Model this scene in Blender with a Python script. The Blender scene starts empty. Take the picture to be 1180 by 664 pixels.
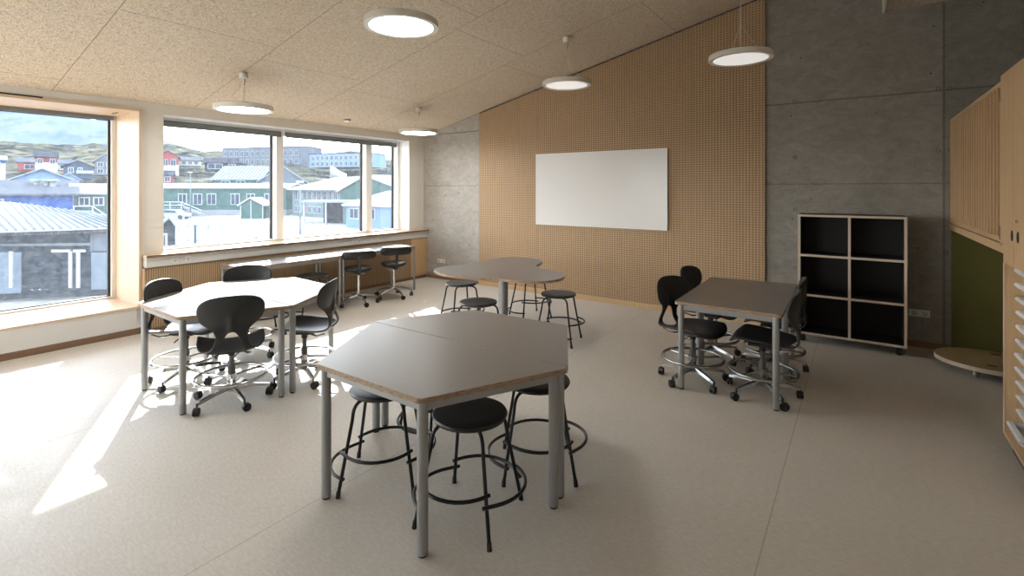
import bpy, bmesh, math, random
from mathutils import Vector, Matrix
random.seed(4)
PI=math.pi
C=bpy.context.scene.collection
S=bpy.context.scene
# ------------------------------------------------------------------ camera, light, exposure
CX,CY,F,H=590.0,218.0,569.0,1.66
YAW=math.atan2(400,569)
FW=Vector((-math.sin(YAW),math.cos(YAW),0)); RT=Vector((math.cos(YAW),math.sin(YAW),0))
cam=bpy.data.cameras.new('camera'); co=bpy.data.objects.new('camera',cam); C.objects.link(co)
co.location=(0,0,H); co.rotation_euler=(PI/2,0,YAW)
cam.sensor_width=36; cam.sensor_fit='HORIZONTAL'; cam.lens=36*F/1180.0
cam.shift_x=0; cam.shift_y=-(332-CY)/1180.0; cam.clip_start=0.05; cam.clip_end=9000
S.camera=co
S.view_settings.view_transform='Standard'; S.view_settings.look='None'; S.view_settings.gamma=1
S.view_settings.use_curve_mapping=False; S.view_settings.exposure=1.62
SUN_DIR=Vector((0.883*math.cos(math.radians(30.5)),-0.469*math.cos(math.radians(30.5)),-math.sin(math.radians(30.5))))
sl=bpy.data.lights.new('sun','SUN'); sl.energy=5.0; sl.angle=math.radians(0.6); sl.color=(1,0.95,0.87)
so=bpy.data.objects.new('sun',sl); C.objects.link(so); so.rotation_euler=SUN_DIR.to_track_quat('-Z','Y').to_euler(); so.location=(-20,10,15)
W=bpy.data.worlds.new('World'); S.world=W; W.use_nodes=True
wn=W.node_tree.nodes; wl=W.node_tree.links
bg=wn['Background']
WORLD=4.2
tc=wn.new('ShaderNodeTexCoord'); sp=wn.new('ShaderNodeSeparateXYZ'); rp=wn.new('ShaderNodeValToRGB')
wl.new(tc.outputs['Generated'],sp.inputs[0]); wl.new(sp.outputs[2],rp.inputs[0]); wl.new(rp.outputs[0],bg.inputs[0])
rp.color_ramp.elements[0].position=0.0; rp.color_ramp.elements[0].color=(1.0,0.985,0.96,1)
rp.color_ramp.elements[1].position=0.75; rp.color_ramp.elements[1].color=(0.60,0.74,1.0,1)
bg.inputs[1].default_value=WORLD
LAMP_ON,LAMP_DIM=9.0,0.5
def AT(u,v,dep):
    return Vector((0,0,H))+(FW*F+RT*(u-CX)+Vector((0,0,CY-v)))*(dep/F)
def GZ(u,v,z):
    r=FW*F+RT*(u-CX)+Vector((0,0,CY-v)); return Vector((0,0,H))+r*((z-H)/r.z)
def ZV(v,dep): return H+(CY-v)*dep/F
# ------------------------------------------------------------------ materials
M={}
def mat(name,col=(.5,.5,.5),rough=.5,metal=0,**kw):
    m=bpy.data.materials.new(name); m.use_nodes=True; M[name]=m
    nt=m.node_tree; b=nt.nodes['Principled BSDF']
    b.inputs['Base Color'].default_value=(*col,1); b.inputs['Roughness'].default_value=rough; b.inputs['Metallic'].default_value=metal
    if 'coat' in kw: b.inputs['Coat Weight'].default_value=kw['coat']; b.inputs['Coat Roughness'].default_value=kw.get('coatr',.1)
    if 'spec' in kw: b.inputs['Specular IOR Level'].default_value=kw['spec']
    if 'emit' in kw: b.inputs['Emission Color'].default_value=(*kw.get('ecol',col),1); b.inputs['Emission Strength'].default_value=kw['emit']
    return m
class G:   # tiny node helper
    def __init__(s,m): s.m=m; s.n=m.node_tree.nodes; s.l=m.node_tree.links; s.b=s.n['Principled BSDF']
    def new(s,t,**k):
        x=s.n.new(t)
        for a,v in k.items(): setattr(x,a,v)
        return x
    def put(s,inp,v):
        if hasattr(v,'is_output') or isinstance(v,bpy.types.NodeSocket): s.l.new(v,inp)
        else: inp.default_value=v
    def obj(s): return s.new('ShaderNodeTexCoord').outputs['Object']
    def map(s,vec,sc=(1,1,1),rot=(0,0,0),loc=(0,0,0)):
        x=s.new('ShaderNodeMapping'); s.put(x.inputs[0],vec); x.inputs['Scale'].default_value=sc; x.inputs['Rotation'].default_value=rot; x.inputs['Location'].default_value=loc; return x.outputs[0]
    def noise(s,vec,sc=5,det=4,rough=.5,dist=0):
        x=s.new('ShaderNodeTexNoise'); s.put(x.inputs['Vector'],vec); x.inputs['Scale'].default_value=sc; x.inputs['Detail'].default_value=det; x.inputs['Roughness'].default_value=rough; x.inputs['Distortion'].default_value=dist; return x.outputs[0]
    def vor(s,vec,sc=5,feat='F1'):
        x=s.new('ShaderNodeTexVoronoi',feature=feat); s.put(x.inputs['Vector'],vec); x.inputs['Scale'].default_value=sc; return x.outputs['Distance']
    def ramp(s,f,stops):
        x=s.new('ShaderNodeValToRGB'); s.put(x.inputs[0],f); e=x.color_ramp.elements
        while len(e)<len(stops): e.new(.5)
        for i,(p,c) in enumerate(stops):
            e[i].position=p; e[i].color=(*c,1) if len(c)==3 else c
        return x.outputs[0]
    def math(s,op,a,b=0.0,c=0.0):
        x=s.new('ShaderNodeMath',operation=op); s.put(x.inputs[0],a); s.put(x.inputs[1],b); s.put(x.inputs[2],c); return x.outputs[0]
    def sep(s,v):
        x=s.new('ShaderNodeSeparateXYZ'); s.put(x.inputs[0],v); return x.outputs
    def mix(s,f,a,b,mode='MIX'):
        x=s.new('ShaderNodeMix',data_type='RGBA',blend_type=mode); s.put(x.inputs[0],f)
        for i,v in ((6,a),(7,b)):
            if isinstance(v,tuple): v=(*v,1) if len(v)==3 else v
            s.put(x.inputs[i],v)
        return x.outputs[2]
    def bump(s,h,st=.3,d=.01):
        x=s.new('ShaderNodeBump'); s.put(x.inputs['Height'],h); x.inputs['Strength'].default_value=st; x.inputs['Distance'].default_value=d; s.l.new(x.outputs[0],s.b.inputs['Normal'])
    def col(s,v): s.l.new(v,s.b.inputs['Base Color'])
def line(g,x,pitch,off,w):   # 1 on thin lines of a repeating pattern
    f=g.math('FRACT',g.math('DIVIDE',g.math('SUBTRACT',x,off),pitch))
    d=g.math('MINIMUM',f,g.math('SUBTRACT',1.0,f))
    return g.math('LESS_THAN',d,w/pitch/2)
def single(g,x,at,w): return g.math('LESS_THAN',g.math('ABSOLUTE',g.math('SUBTRACT',x,at)),w/2)
# floor linoleum
g=G(mat('linoleum',(.5,.46,.4),.5,spec=.22)); o=g.obj()
n1=g.noise(o,1.1,3); n2=g.noise(g.map(o,(1,3.5,1)),26,5,.65)
c=g.mix(g.ramp(n2,[(.38,(0,0,0)),(.66,(1,1,1))]),(.61,.56,.485),(.705,.66,.59))
c=g.mix(g.ramp(n1,[(.35,(0,0,0)),(.7,(1,1,1))]),c,g.mix(1.0,c,(.93,.93,.93),'MULTIPLY'))
x,y,z=g.sep(o)
seam=line(g,x,2.0,-.368,.006)
g.col(g.mix(g.math('MULTIPLY',seam,.55),c,(.30,.26,.22))); g.l.new(g.ramp(g.noise(o,9,4),[(.3,(.46,)*3),(.7,(.60,)*3)]),g.b.inputs['Roughness'])
g.bump(n2,.08,.004)
# ceiling wood wool
g=G(mat('wood_wool',(.6,.5,.38),.9,spec=.15)); o=g.obj()
a=g.noise(g.map(o,(1,4,1),(0,0,.6)),38,5,.7,1.5); b_=g.noise(g.map(o,(4,1,1),(0,0,-.5)),34,5,.7,1.5)
mx=g.math('MAXIMUM',a,b_)
c=g.ramp(mx,[(.44,(.36,.25,.16)),(.53,(.79,.665,.52)),(.62,(.94,.86,.72))])
x,y,z=g.sep(o)
jl=line(g,y,1.32,1.43,.007); r1=g.math('FLOOR',g.math('DIVIDE',g.math('SUBTRACT',y,1.43),1.32))
jx=line(g,g.math('ADD',x,g.math('MULTIPLY',r1,.31)),1.9,-2.98,.006)
g.col(g.mix(g.math('MAXIMUM',jl,jx),c,(.36,.26,.18))); g.bump(mx,.9,.012)
# concrete
g=G(mat('concrete',(.3,.29,.27),.62,spec=.35)); o=g.obj()
n1=g.noise(g.map(o,(1,1,1)),.9,6,.6,.4); n2=g.noise(g.map(o,(1,1,1.8)),5,7,.65,1.2); n3=g.noise(o,60,4,.7)
c=g.ramp(n1,[(.30,(.200,.180,.150)),(.5,(.272,.247,.210)),(.7,(.355,.327,.284))])
c=g.mix(.55,c,g.ramp(n2,[(.32,(.185,.165,.136)),(.5,(.282,.257,.218)),(.68,(.38,.353,.308))]))
c=g.mix(.15,c,g.ramp(n3,[(.3,(.1,.1,.1)),(.7,(.6,.6,.58))]))
x,y,z=g.sep(o)
wob=g.math('MULTIPLY',g.math('SUBTRACT',g.noise(o,14,3),.5),.02)
zz=g.math('ADD',z,wob)
j=g.math('MAXIMUM',single(g,zz,2.68,.018),g.math('MAXIMUM',single(g,zz,1.72,.01),single(g,x,.714,.022)))
v=g.vor(o,7.5); vr=g.noise(o,3.1,2)
hole=g.math('MULTIPLY',g.math('LESS_THAN',v,.075),g.math('GREATER_THAN',vr,.5))
tone=g.mix(g.math('GREATER_THAN',x,.714),g.mix(g.math('LESS_THAN',x,-5.2),(1,1,1),(1.38,1.38,1.40)),(.86,.88,.84))  # window end lightened: daylight falling there is put into the colour
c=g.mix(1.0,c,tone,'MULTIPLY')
g.col(g.mix(g.math('MAXIMUM',hole,g.math('MULTIPLY',j,.6)),c,(.10,.095,.085)))
g.bump(g.math('SUBTRACT',n2,g.math('MULTIPLY',g.math('MAXIMUM',hole,j),1.0)),.25,.01)
# perforated oak panel and slatted panels (pattern in the material)
def woodcol(g,o,base,dark,axis,sc=1.0):
    s={'z':(18,18,.9),'x':(.9,18,18),'y':(18,.9,18)}[axis]
    n=g.noise(g.map(o,tuple(q*sc for q in s)),3,5,.6,.6)
    return g.mix(g.ramp(n,[(.3,(0,0,0)),(.72,(1,1,1))]),base,dark)
def wood(name,base,dark,axis='z',rough=.45):
    g=G(mat(name,base,rough)); o=g.obj(); g.col(woodcol(g,o,base,dark,axis)); return g
g=G(mat('perforated_oak',(.5,.35,.2),.6)); o=g.obj(); x,y,z=g.sep(o)
wc=woodcol(g,o,(.56,.38,.215),(.45,.295,.16),'z')
lv=line(g,x,.037,0,.013); lh=line(g,z,.0305,0,.012)
pl=line(g,x,1.2,-5.4,.004)
hole=g.math('MULTIPLY',lv,g.math('SUBTRACT',1.0,g.math('MULTIPLY',lh,0.0)))
dark=g.math('MAXIMUM',g.math('MULTIPLY',lv,lh),g.math('MULTIPLY',g.math('MAXIMUM',lv,lh),.38))
g.col(g.mix(g.math('MAXIMUM',dark,g.math('MULTIPLY',pl,.5)),wc,(.17,.10,.05)))
g.bump(g.math('SUBTRACT',1.0,g.math('MAXIMUM',lv,lh)),.35,.008)
g=G(mat('slatted_oak',(.5,.35,.2),.6)); o=g.obj(); x,y,z=g.sep(o)
wc=woodcol(g,o,(.50,.345,.20),(.40,.265,.145),'z')
g.col(g.mix(g.math('MULTIPLY',line(g,y,.024,0,.008),.8),wc,(.12,.07,.035)))
wood('oak',(.66,.445,.245),(.56,.365,.19)); wood('oak_y',(.66,.445,.245),(.54,.35,.18),'y')
wood('oak_pale',(.72,.55,.39),(.64,.47,.32)); wood('oak_pale_y',(.72,.55,.39),(.64,.47,.32),'y')
wood('oak_brown',(.27,.16,.09),(.19,.11,.06),'y'); wood('oak_brown_x',(.27,.16,.09),(.19,.11,.06),'x')
wood('ply_board',(.42,.32,.16),(.34,.25,.12),'y',.5)
g=G(mat('ply_edge',(.5,.36,.24),.55)); o=g.obj(); x,y,z=g.sep(o)
g.col(g.mix(g.ramp(g.noise(g.map(o,(1,1,12)),30,3),[(.4,(0,0,0)),(.6,(1,1,1))]),(.24,.15,.09),(.44,.32,.215)))
mat('pale_edge',(.60,.50,.40),.5)
mat('wall_white',(.77,.73,.66),.7); mat('white_paint',(.82,.80,.76),.45); mat('trunk_white',(.66,.645,.61),.4)
mat('frame_white',(.86,.85,.83),.35); mat('gasket',(.03,.035,.04),.5)
mat('panel_white',(.74,.72,.68),.5)
mat('whiteboard',(.80,.79,.775),.22,spec=.45); mat('board_rim',(.85,.85,.84),.3)
g=G(mat('table_laminate',(.19,.175,.158),.36,spec=.5)); o=g.obj()
g.col(g.mix(g.noise(o,90,3),(.20,.185,.168),(.235,.218,.20)))
mat('leg_silver',(.36,.365,.37),.4,.6); mat('black_rubber',(.012,.012,.012),.6)
mat('black_plastic',(.022,.023,.025),.42); mat('black_shell',(.026,.027,.029),.40,spec=.5)
mat('black_metal',(.012,.012,.013),.33,.2); mat('black_leather',(.014,.014,.015),.42)
mat('chrome',(.66,.67,.68),.16,1); mat('dark_chrome',(.36,.37,.38),.25,.95); mat('lift_grey',(.16,.16,.165),.4,.5)
mat('seat_black',(.020,.021,.022),.42)
mat('case_black',(.013,.012,.011),.6); mat('green_board',(.13,.122,.026),.55)
mat('tray_white',(.78,.79,.80),.25); mat('kick_dark',(.03,.035,.035),.5)
mat('lamp_white',(.74,.70,.62),.4); mat('lamp_on',(.9,.9,.9),.4,emit=LAMP_ON,ecol=(1,.99,.97)); mat('lamp_dim',(.6,.58,.55),.4,emit=LAMP_DIM*.4,ecol=(1,.97,.92))
mat('blind_grey',(.17,.18,.18),.6); mat('socket_white',(.80,.79,.74),.35); mat('socket_dark',(.09,.085,.08),.5); mat('yellow_tag',(.8,.55,.02),.5)
mat('steel',(.6,.6,.6),.25,1)
# window glass: clear with a fresnel reflection; thin dust veil doubles as outdoor haze
m=bpy.data.materials.new('clear_glass'); m.use_nodes=True; M['clear_glass']=m; nt=m.node_tree; nt.nodes.clear()
ou=nt.nodes.new('ShaderNodeOutputMaterial'); mxs=nt.nodes.new('ShaderNodeMixShader'); tr=nt.nodes.new('ShaderNodeBsdfTransparent'); gl=nt.nodes.new('ShaderNodeBsdfGlossy'); fr=nt.nodes.new('ShaderNodeFresnel')
fr.inputs[0].default_value=1.35; gl.inputs['Roughness'].default_value=.02; du=nt.nodes.new('ShaderNodeBsdfTranslucent'); mx2=nt.nodes.new('ShaderNodeMixShader'); du.inputs[0].default_value=(.8,.9,1,1); tcg=nt.nodes.new('ShaderNodeTexCoord'); nz=nt.nodes.new('ShaderNodeTexNoise'); nz.inputs['Scale'].default_value=14; nz.inputs['Detail'].default_value=8; nz.inputs['Roughness'].default_value=.75; mp=nt.nodes.new('ShaderNodeMapRange'); mp.inputs[1].default_value=.35; mp.inputs[2].default_value=.75; mp.inputs[3].default_value=.007; mp.inputs[4].default_value=.032; nt.links.new(tcg.outputs['Object'],nz.inputs['Vector']); nt.links.new(nz.outputs[0],mp.inputs[0]); nt.links.new(mp.outputs[0],mx2.inputs[0]); nt.links.new(tr.outputs[0],mx2.inputs[1]); nt.links.new(du.outputs[0],mx2.inputs[2]); tr.inputs[0].default_value=(.95,.97,.97,1)
for a,b in ((fr.outputs[0],mxs.inputs[0]),(mx2.outputs[0],mxs.inputs[1]),(gl.outputs[0],mxs.inputs[2]),(mxs.outputs[0],ou.inputs[0])): nt.links.new(a,b)
# outdoors
def out(name,c,rough=.8,var=.15,sc=.5):
    c=tuple(q*OUT for q in c)
    g=G(mat(name,c,rough,spec=.0)); o=g.obj(); d=tuple(q*(1-var) for q in c)
    g.col(g.mix(g.noise(o,sc,4),d,c)); return g
OUT=.46
def clad(name,c,p=.6,axis=0):
    c=tuple(q*OUT for q in c)
    g=G(mat(name,c,.8,spec=.0)); o=g.obj(); q=g.sep(o)
    g.col(g.mix(g.math('MULTIPLY',line(g,q[axis],p,0,.05*p/.6),.35),c,tuple(k*.4 for k in c)))
clad('clad_green',(.055,.115,.10)); clad('clad_blue',(.045,.09,.27)); clad('clad_red',(.27,.055,.06)); clad('clad_darkblue',(.05,.075,.12))
clad('clad_paleblue',(.17,.26,.42)); clad('clad_grey',(.12,.14,.17)); clad('clad_black',(.022,.027,.035)); clad('clad_sage',(.17,.23,.22))
out('snow_roof',(.50,.50,.50),.6,.1,.2); out('grey_roof',(.12,.125,.14),.7,.25,.3); out('dark_roof',(.05,.05,.06),.7); out('light_roof',(.30,.33,.36),.5,.2,.3)
out('trim_out',(.45,.46,.48)); out('pane_out',(.05,.07,.10),.15); out('base_out',(.30,.31,.32)); out('asphalt',(.20,.20,.20)); out('pole_grey',(.20,.22,.24),.5)
out('clad_orange',(.20,.09,.05)); out('shade_glass',(.16,.20,.24),.2)
g=G(mat('lot_ground',(.4,.39,.37),.9,spec=.0)); o=g.obj()
g.col(g.ramp(g.noise(o,.12,7,.65,.6),[(.38,(.07,.07,.07)),(.46,(.13,.13,.125)),(.56,(.22,.22,.22))]))
g=G(mat('hill_ground',(.2,.2,.12),.95,spec=.0)); o=g.obj()
hn=g.noise(o,.11,9,.75,.7)
g.col(g.ramp(hn,[(.40,(.008,.009,.010)),(.47,(.030,.031,.029)),(.52,(.060,.056,.032)),(.57,(.085,.074,.046)),(.66,(.15,.145,.14))]))
g.bump(hn,.9,4)
g=G(mat('hazy_rock',(.2,.25,.32),.95,spec=.0)); o=g.obj()
g.col(g.ramp(g.noise(o,.0035,9,.65,.4),[(.36,(.045,.058,.078)),(.52,(.062,.076,.098)),(.66,(.08,.093,.115)),(.74,(.12,.13,.15))]))  # distance haze put into the rock colour as a blue-grey tint
# ------------------------------------------------------------------ mesh builder
class MB:
    def __init__(s): s.v=[];s.f=[];s.mi=[];s.sm=[]
    def add(s,vs,fs,mi=0,smooth=False,mis=None):
        b=len(s.v); s.v+= [tuple(v) for v in vs]
        for i,f in enumerate(fs):
            s.f.append(tuple(b+k for k in f)); s.mi.append(mis[i] if mis else mi); s.sm.append(smooth)
        return s
    def box(s,a,b,mi=0,mis=None,mtx=None):
        x0,y0,z0=a;x1,y1,z1=b
        vs=[(x0,y0,z0),(x1,y0,z0),(x1,y1,z0),(x0,y1,z0),(x0,y0,z1),(x1,y0,z1),(x1,y1,z1),(x0,y1,z1)]
        if mtx is not None: vs=[mtx@Vector(v) for v in vs]
        # faces: -z +z -y +x +y -x
        s.add(vs,[(0,3,2,1),(4,5,6,7),(0,1,5,4),(1,2,6,5),(2,3,7,6),(3,0,4,7)],mi,False,mis); return s
    def tube(s,pts,r,n=10,mi=0,closed=False,cap=True):
        P=[Vector(p) for p in pts]; k=len(P); rings=[]; R=r if isinstance(r,(list,tuple)) else [r]*k
        up=None
        for i in range(k):
            if closed: t=(P[(i+1)%k]-P[i-1])
            else: t=P[min(i+1,k-1)]-P[max(i-1,0)]
            t.normalize()
            if up is None:
                up=Vector((0,0,1)) if abs(t.z)<.9 else Vector((1,0,0))
            up=(up-t*up.dot(t))
            if up.length<1e-6: up=t.orthogonal()
            up.normalize(); w=t.cross(up)
            rings.append([P[i]+(up*math.cos(2*PI*j/n)+w*math.sin(2*PI*j/n))*R[i] for j in range(n)])
        vs=[v for q in rings for v in q]; fs=[]
        for i in range(k if closed else k-1):
            a=i*n; b=((i+1)%k)*n
            for j in range(n): fs.append((a+j,a+(j+1)%n,b+(j+1)%n,b+j))
        s.add(vs,fs,mi,True)
        if cap and not closed:
            s.add(rings[0],[tuple(range(n))],mi); s.add(rings[-1],[tuple(reversed(range(n)))],mi)
        return s
    def lathe(s,prof,n=24,c=(0,0,0),mi=0,smooth=True,axis='z',mtx=None):
        vs=[];fs=[]
        for r,z in prof:
            for j in range(n):
                a=2*PI*j/n; p=(r*math.cos(a),r*math.sin(a),z)
                if axis=='y': p=(p[0],p[2],p[1])
                if axis=='x': p=(p[2],p[0],p[1])
                p=Vector(p)
                if mtx is not None: p=mtx@p
                vs.append(p+Vector(c))
        for i in range(len(prof)-1):
            for j in range(n): fs.append((i*n+j,i*n+(j+1)%n,(i+1)*n+(j+1)%n,(i+1)*n+j))
        s.add(vs,fs,mi,smooth); return s
    def cyl(s,c,r,h,n=20,mi=0,axis='z',bev=0,mtx=None):
        b=bev or min(r,h)*.08
        return s.lathe([(0.0001,0),(r-b,0),(r,b),(r,h-b),(r-b,h),(0.0001,h)],n,c,mi,True,axis,mtx)
    def prism(s,poly,z0,z1,mi=0,side=None,smooth=False):   # polygon in XY extruded in z
        n=len(poly); side=mi if side is None else side
        vs=[(x,y,z0) for x,y in poly]+[(x,y,z1) for x,y in poly]
        s.add(vs,[tuple(reversed(range(n))),tuple(range(n,2*n))],mi)
        s.add(vs,[(i,(i+1)%n,n+(i+1)%n,n+i) for i in range(n)],side,smooth); return s
    def prismx(s,poly,x0,x1,mi=0,side=None):   # polygon in YZ extruded along x
        n=len(poly); side=mi if side is None else side
        vs=[(x0,y,z) for y,z in poly]+[(x1,y,z) for y,z in poly]
        s.add(vs,[tuple(range(n)),tuple(reversed(range(n,2*n)))],mi)
        s.add(vs,[(i,n+i,n+(i+1)%n,(i+1)%n) for i in range(n)],side); return s
    def prismy(s,poly,y0,y1,mi=0,side=None):   # polygon in XZ extruded along y
        n=len(poly); side=mi if side is None else side
        vs=[(x,y0,z) for x,z in poly]+[(x,y1,z) for x,z in poly]
        s.add(vs,[tuple(range(n)),tuple(reversed(range(n,2*n)))],mi)
        s.add(vs,[(i,n+i,n+(i+1)%n,(i+1)%n) for i in range(n)],side); return s
    def build(s,name,mats,parent=None,auto=True,merge=True,bevel=0,loc=None):
        me=bpy.data.meshes.new(name); me.from_pydata(s.v,[],s.f)
        if not isinstance(mats,(list,tuple)): mats=[mats]
        for q in mats: me.materials.append(M[q])
        for i,p in enumerate(me.polygons): p.material_index=s.mi[i]; p.use_smooth=s.sm[i]
        bm=bmesh.new(); bm.from_mesh(me)
        if merge: bmesh.ops.remove_doubles(bm,verts=bm.verts,dist=1e-5)
        bmesh.ops.recalc_face_normals(bm,faces=bm.faces)
        for e in bm.edges:
            if len(e.link_faces)==2 and e.calc_face_angle(0)>math.radians(42): e.smooth=False
        bm.to_mesh(me); bm.free()
        o=bpy.data.objects.new(name,me); C.objects.link(o)
        if parent: o.parent=parent
        if loc is not None: o.location=loc
        if bevel:
            bv=o.modifiers.new('b','BEVEL'); bv.width=bevel; bv.segments=2; bv.limit_method='ANGLE'
        return o
def tag(o,label=None,cat=None,group=None,kind=None):
    if label: o['label']=label
    if cat: o['category']=cat
    if group: o['group']=group
    if kind: o['kind']=kind
    return o
def empty(name,loc=(0,0,0),rz=0):
    o=bpy.data.objects.new(name,None); C.objects.link(o); o.location=loc; o.rotation_euler=(0,0,rz); o.empty_display_size=.1; return o
KIDS={}
def copy_tree(o,parent=None):
    c=o.copy(); C.objects.link(c)
    if parent: c.parent=parent
    for ch in [q for q in bpy.data.objects if q.parent==o]: copy_tree(ch,c)
    return c
def struct(o): o['kind']='structure'; return o
def rot2(p,a): return (p[0]*math.cos(a)-p[1]*math.sin(a),p[0]*math.sin(a)+p[1]*math.cos(a))
def catmull(P,n=8,closed=False):
    P=[Vector(p) for p in P]; k=len(P); out_=[]
    rng=range(k) if closed else range(k-1)
    for i in rng:
        p0=P[i-1] if (closed or i>0) else P[0]; p1=P[i]; p2=P[(i+1)%k]; p3=P[(i+2)%k] if (closed or i+2<k) else P[-1]
        for j in range(n):
            t=j/n; out_.append(.5*((2*p1)+(p2-p0)*t+(2*p0-5*p1+4*p2-p3)*t*t+(3*p1-p0-3*p2+p3)*t**3))
    if not closed: out_.append(P[-1])
    return out_
def roundpoly(poly,r,n=4):
    out_=[]; k=len(poly)
    for i in range(k):
        p=Vector(poly[i]); a=(Vector(poly[i-1])-p).normalized(); b=(Vector(poly[(i+1)%k])-p).normalized()
        p1=p+a*r; p2=p+b*r
        for j in range(n+1):
            t=j/n; q=p1*(1-t)**2+p*2*t*(1-t)+p2*t*t; out_.append((q.x,q.y))
    return out_
# ------------------------------------------------------------------ room shell
XW=-6.78; YB=6.72; YF=-2.8; XR=2.3
def ceilz(x): return 2.67+.2313*(x+6.78)
m=MB(); m.box((-6.9,YF-.1,-.12),(XR+.1,YB+.1,0)); struct(m.build('floor','linoleum'))
m=MB(); m.prismy([(-7.2,ceilz(-7.2)),(.24,ceilz(.24)),(.24,ceilz(.24)+.15),(-7.2,ceilz(-7.2)+.15)],YF,YB+.1); ce=struct(m.build('ceiling','wood_wool'))
m=MB(); m.box((.23,YF,3.59),(XR+.1,YB+.1,3.75)); m.box((.23,YF,3.75),(.36,YB+.1,4.45)); m.build('lower_ceiling',['wood_wool'],ce)
m=MB(); m.box((.205,YF,3.57),(.229,YB,4.28)); struct(m.build('trim_4','wall_white'))
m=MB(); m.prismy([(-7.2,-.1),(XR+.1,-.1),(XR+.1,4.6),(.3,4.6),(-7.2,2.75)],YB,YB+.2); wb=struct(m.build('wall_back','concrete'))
m=MB(); FX0,FX1,FZ0,FZ1=-6.4,-3.5,.9,2.3  # front wall opening for the added fill windows
m.prismy([(-7.2,-.1),(XR+.1,-.1),(XR+.1,FZ0),(-7.2,FZ0)],YF-.2,YF); m.prismy([(-7.2,FZ0),(FX0,FZ0),(FX0,2.9),(-7.2,2.75)],YF-.2,YF)
m.prismy([(FX1,FZ0),(XR+.1,FZ0),(XR+.1,4.6),(FX1,4.6)],YF-.2,YF); m.prismy([(FX0,FZ1),(FX1,FZ1),(FX1,3.4),(FX0,2.9)],YF-.2,YF); struct(m.build('wall_front','wall_white'))
m=MB(); m.box((XR,YF,0),(XR+.15,YB,3.7)); struct(m.build('wall_right','wall_white'))
# window wall
NY0,NY1=-1.75,2.17    # the box window (inside of its lining)
WY0,WY1,WZ0,WZ1=2.42,6.357,.895,2.552
m=MB()
for a,b in (((-7.22,YF,-.1),(XW,NY0-.03,2.8)),((-7.22,NY0-.03,-.1),(XW,NY1+.03,.05)),((-7.22,NY0-.03,2.58),(XW,NY1+.03,2.8)),
            ((-7.22,NY1+.03,-.1),(XW,YB,.87)),((-7.22,NY1+.03,WZ1),(XW,YB,2.8)),((-7.22,NY1+.03,.87),(XW,WY0,WZ1)),((-7.22,WY1,.87),(XW,YB,WZ1))):
    m.box(a,b)
struct(m.build('wall_left','wall_white'))
# box window lining (oak), bench front, sill
m=MB()
XO=-7.62
m.box((XO,NY1,.29),(-6.75,NY1+.028,2.578)); m.box((XO,NY0-.028,.29),(-6.75,NY0,2.578))
m.box((XO,NY0,2.55),(-6.75,NY1,2.578))
t2=struct(m.build('trim_2','oak_pale'))
m=MB(); m.box((XO,NY0,.29),(-6.745,NY1,.318)); m.build('niche_sill','oak_pale_y',t2)
m=MB(); m.box((-6.775,NY0-.02,.07),(-6.755,NY1-.02,.29)); m.build('front_panel','panel_white',t2)
m=MB(); m.box((-7.2,2.05-.008,2.549-.004),(-7.02,2.05+.008,2.5495)); m.build('ceiling_slot','gasket',t2)
m=MB(); m.box((-6.785,YF,0),(-6.752,NY1+.03,.066)); struct(m.build('baseboard_left','oak_brown'))
# outer skin of the box window so it has a body outside
m=MB()
for a,b in (((XO,NY1+.028,.2),(-7.2,NY1+.12,2.7)),((XO,NY0-.12,.2),(-7.2,NY0-.028,2.7)),((XO,NY0-.12,2.578),(-7.2,NY1+.12,2.7)),((XO,NY0-.12,.15),(-7.2,NY1+.12,.29))): m.box(a,b)
m.build('outer_casing','frame_white',t2)
def window(n,y0,y1,z0,z1,xf,xg,mull,fw=.05,gas=.012):
    r=empty('window_%d'%n,(xg,(y0+y1)/2,z0)); struct(r)
    def b(m,a,c):
        o=r.location; m.box(tuple(a[i]-o[i] for i in range(3)),tuple(c[i]-o[i] for i in range(3)))
    f=MB(); b(f,(xg-.03,y0,z0),(xf,y0+fw,z1)); b(f,(xg-.03,y1-fw,z0),(xf,y1,z1)); b(f,(xg-.03,y0+fw,z0),(xf,y1-fw,z0+fw*.6)); b(f,(xg-.03,y0+fw,z1-fw),(xf,y1-fw,z1))
    f.build('window_frame','frame_white',r)
    cells=[]; e=y0+fw
    for (a,c) in mull:
        k=MB(); b(k,(xg-.03,a,z0+fw*.6),(xf,c,z1-fw)); k.build('mullion','frame_white',r); cells.append((e,a)); e=c
    cells.append((e,y1-fw))
    for a,c in cells:
        k=MB(); zz0=z0+fw*.6; zz1=z1-fw
        for q in (((xg-.012,a,zz0),(xg+.02,a+gas,zz1)),((xg-.012,c-gas*2.2,zz0),(xg+.02,c,zz1)),((xg-.012,a,zz0),(xg+.02,c,zz0+gas)),((xg-.012,a,zz1-gas),(xg+.02,c,zz1))): b(k,*q)
        k.build('gasket','gasket',r)
        k=MB(); b(k,(xg-.003,a+gas,zz0+gas),(xg+.003,c-gas*2,zz1-gas)); k.build('pane','clear_glass',r)
    return r
w2=window(2,WY0,WY1,WZ0,WZ1,-7.04,-7.18,((3.965,4.075),(5.59,5.715)))
w1=window(1,NY0,NY1,.318,2.55,-7.50,-7.58,((.18,.25),),.035)
w3=empty('window_3',((FX0+FX1)/2,YF-.1,FZ0)); struct(w3)  # added windows behind the camera, unseen, there to fill the room with light
for k in range(3):
    m=MB(); x=-1.45+k*.9667; 
    for a,b in (((x,-.03,0),(x+.05,.03,1.40)),((x+.9167,-.03,0),(x+.9667,.03,1.40)),((x+.05,-.03,0),(x+.9167,.03,.05)),((x+.05,-.03,1.35),(x+.9167,.03,1.40))): m.box(a,b)
    m.build('window_frame','frame_white',w3); m=MB(); m.box((x+.05,-.004,.05),(x+.9167,.004,1.35)); m.build('pane','clear_glass',w3)
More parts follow.
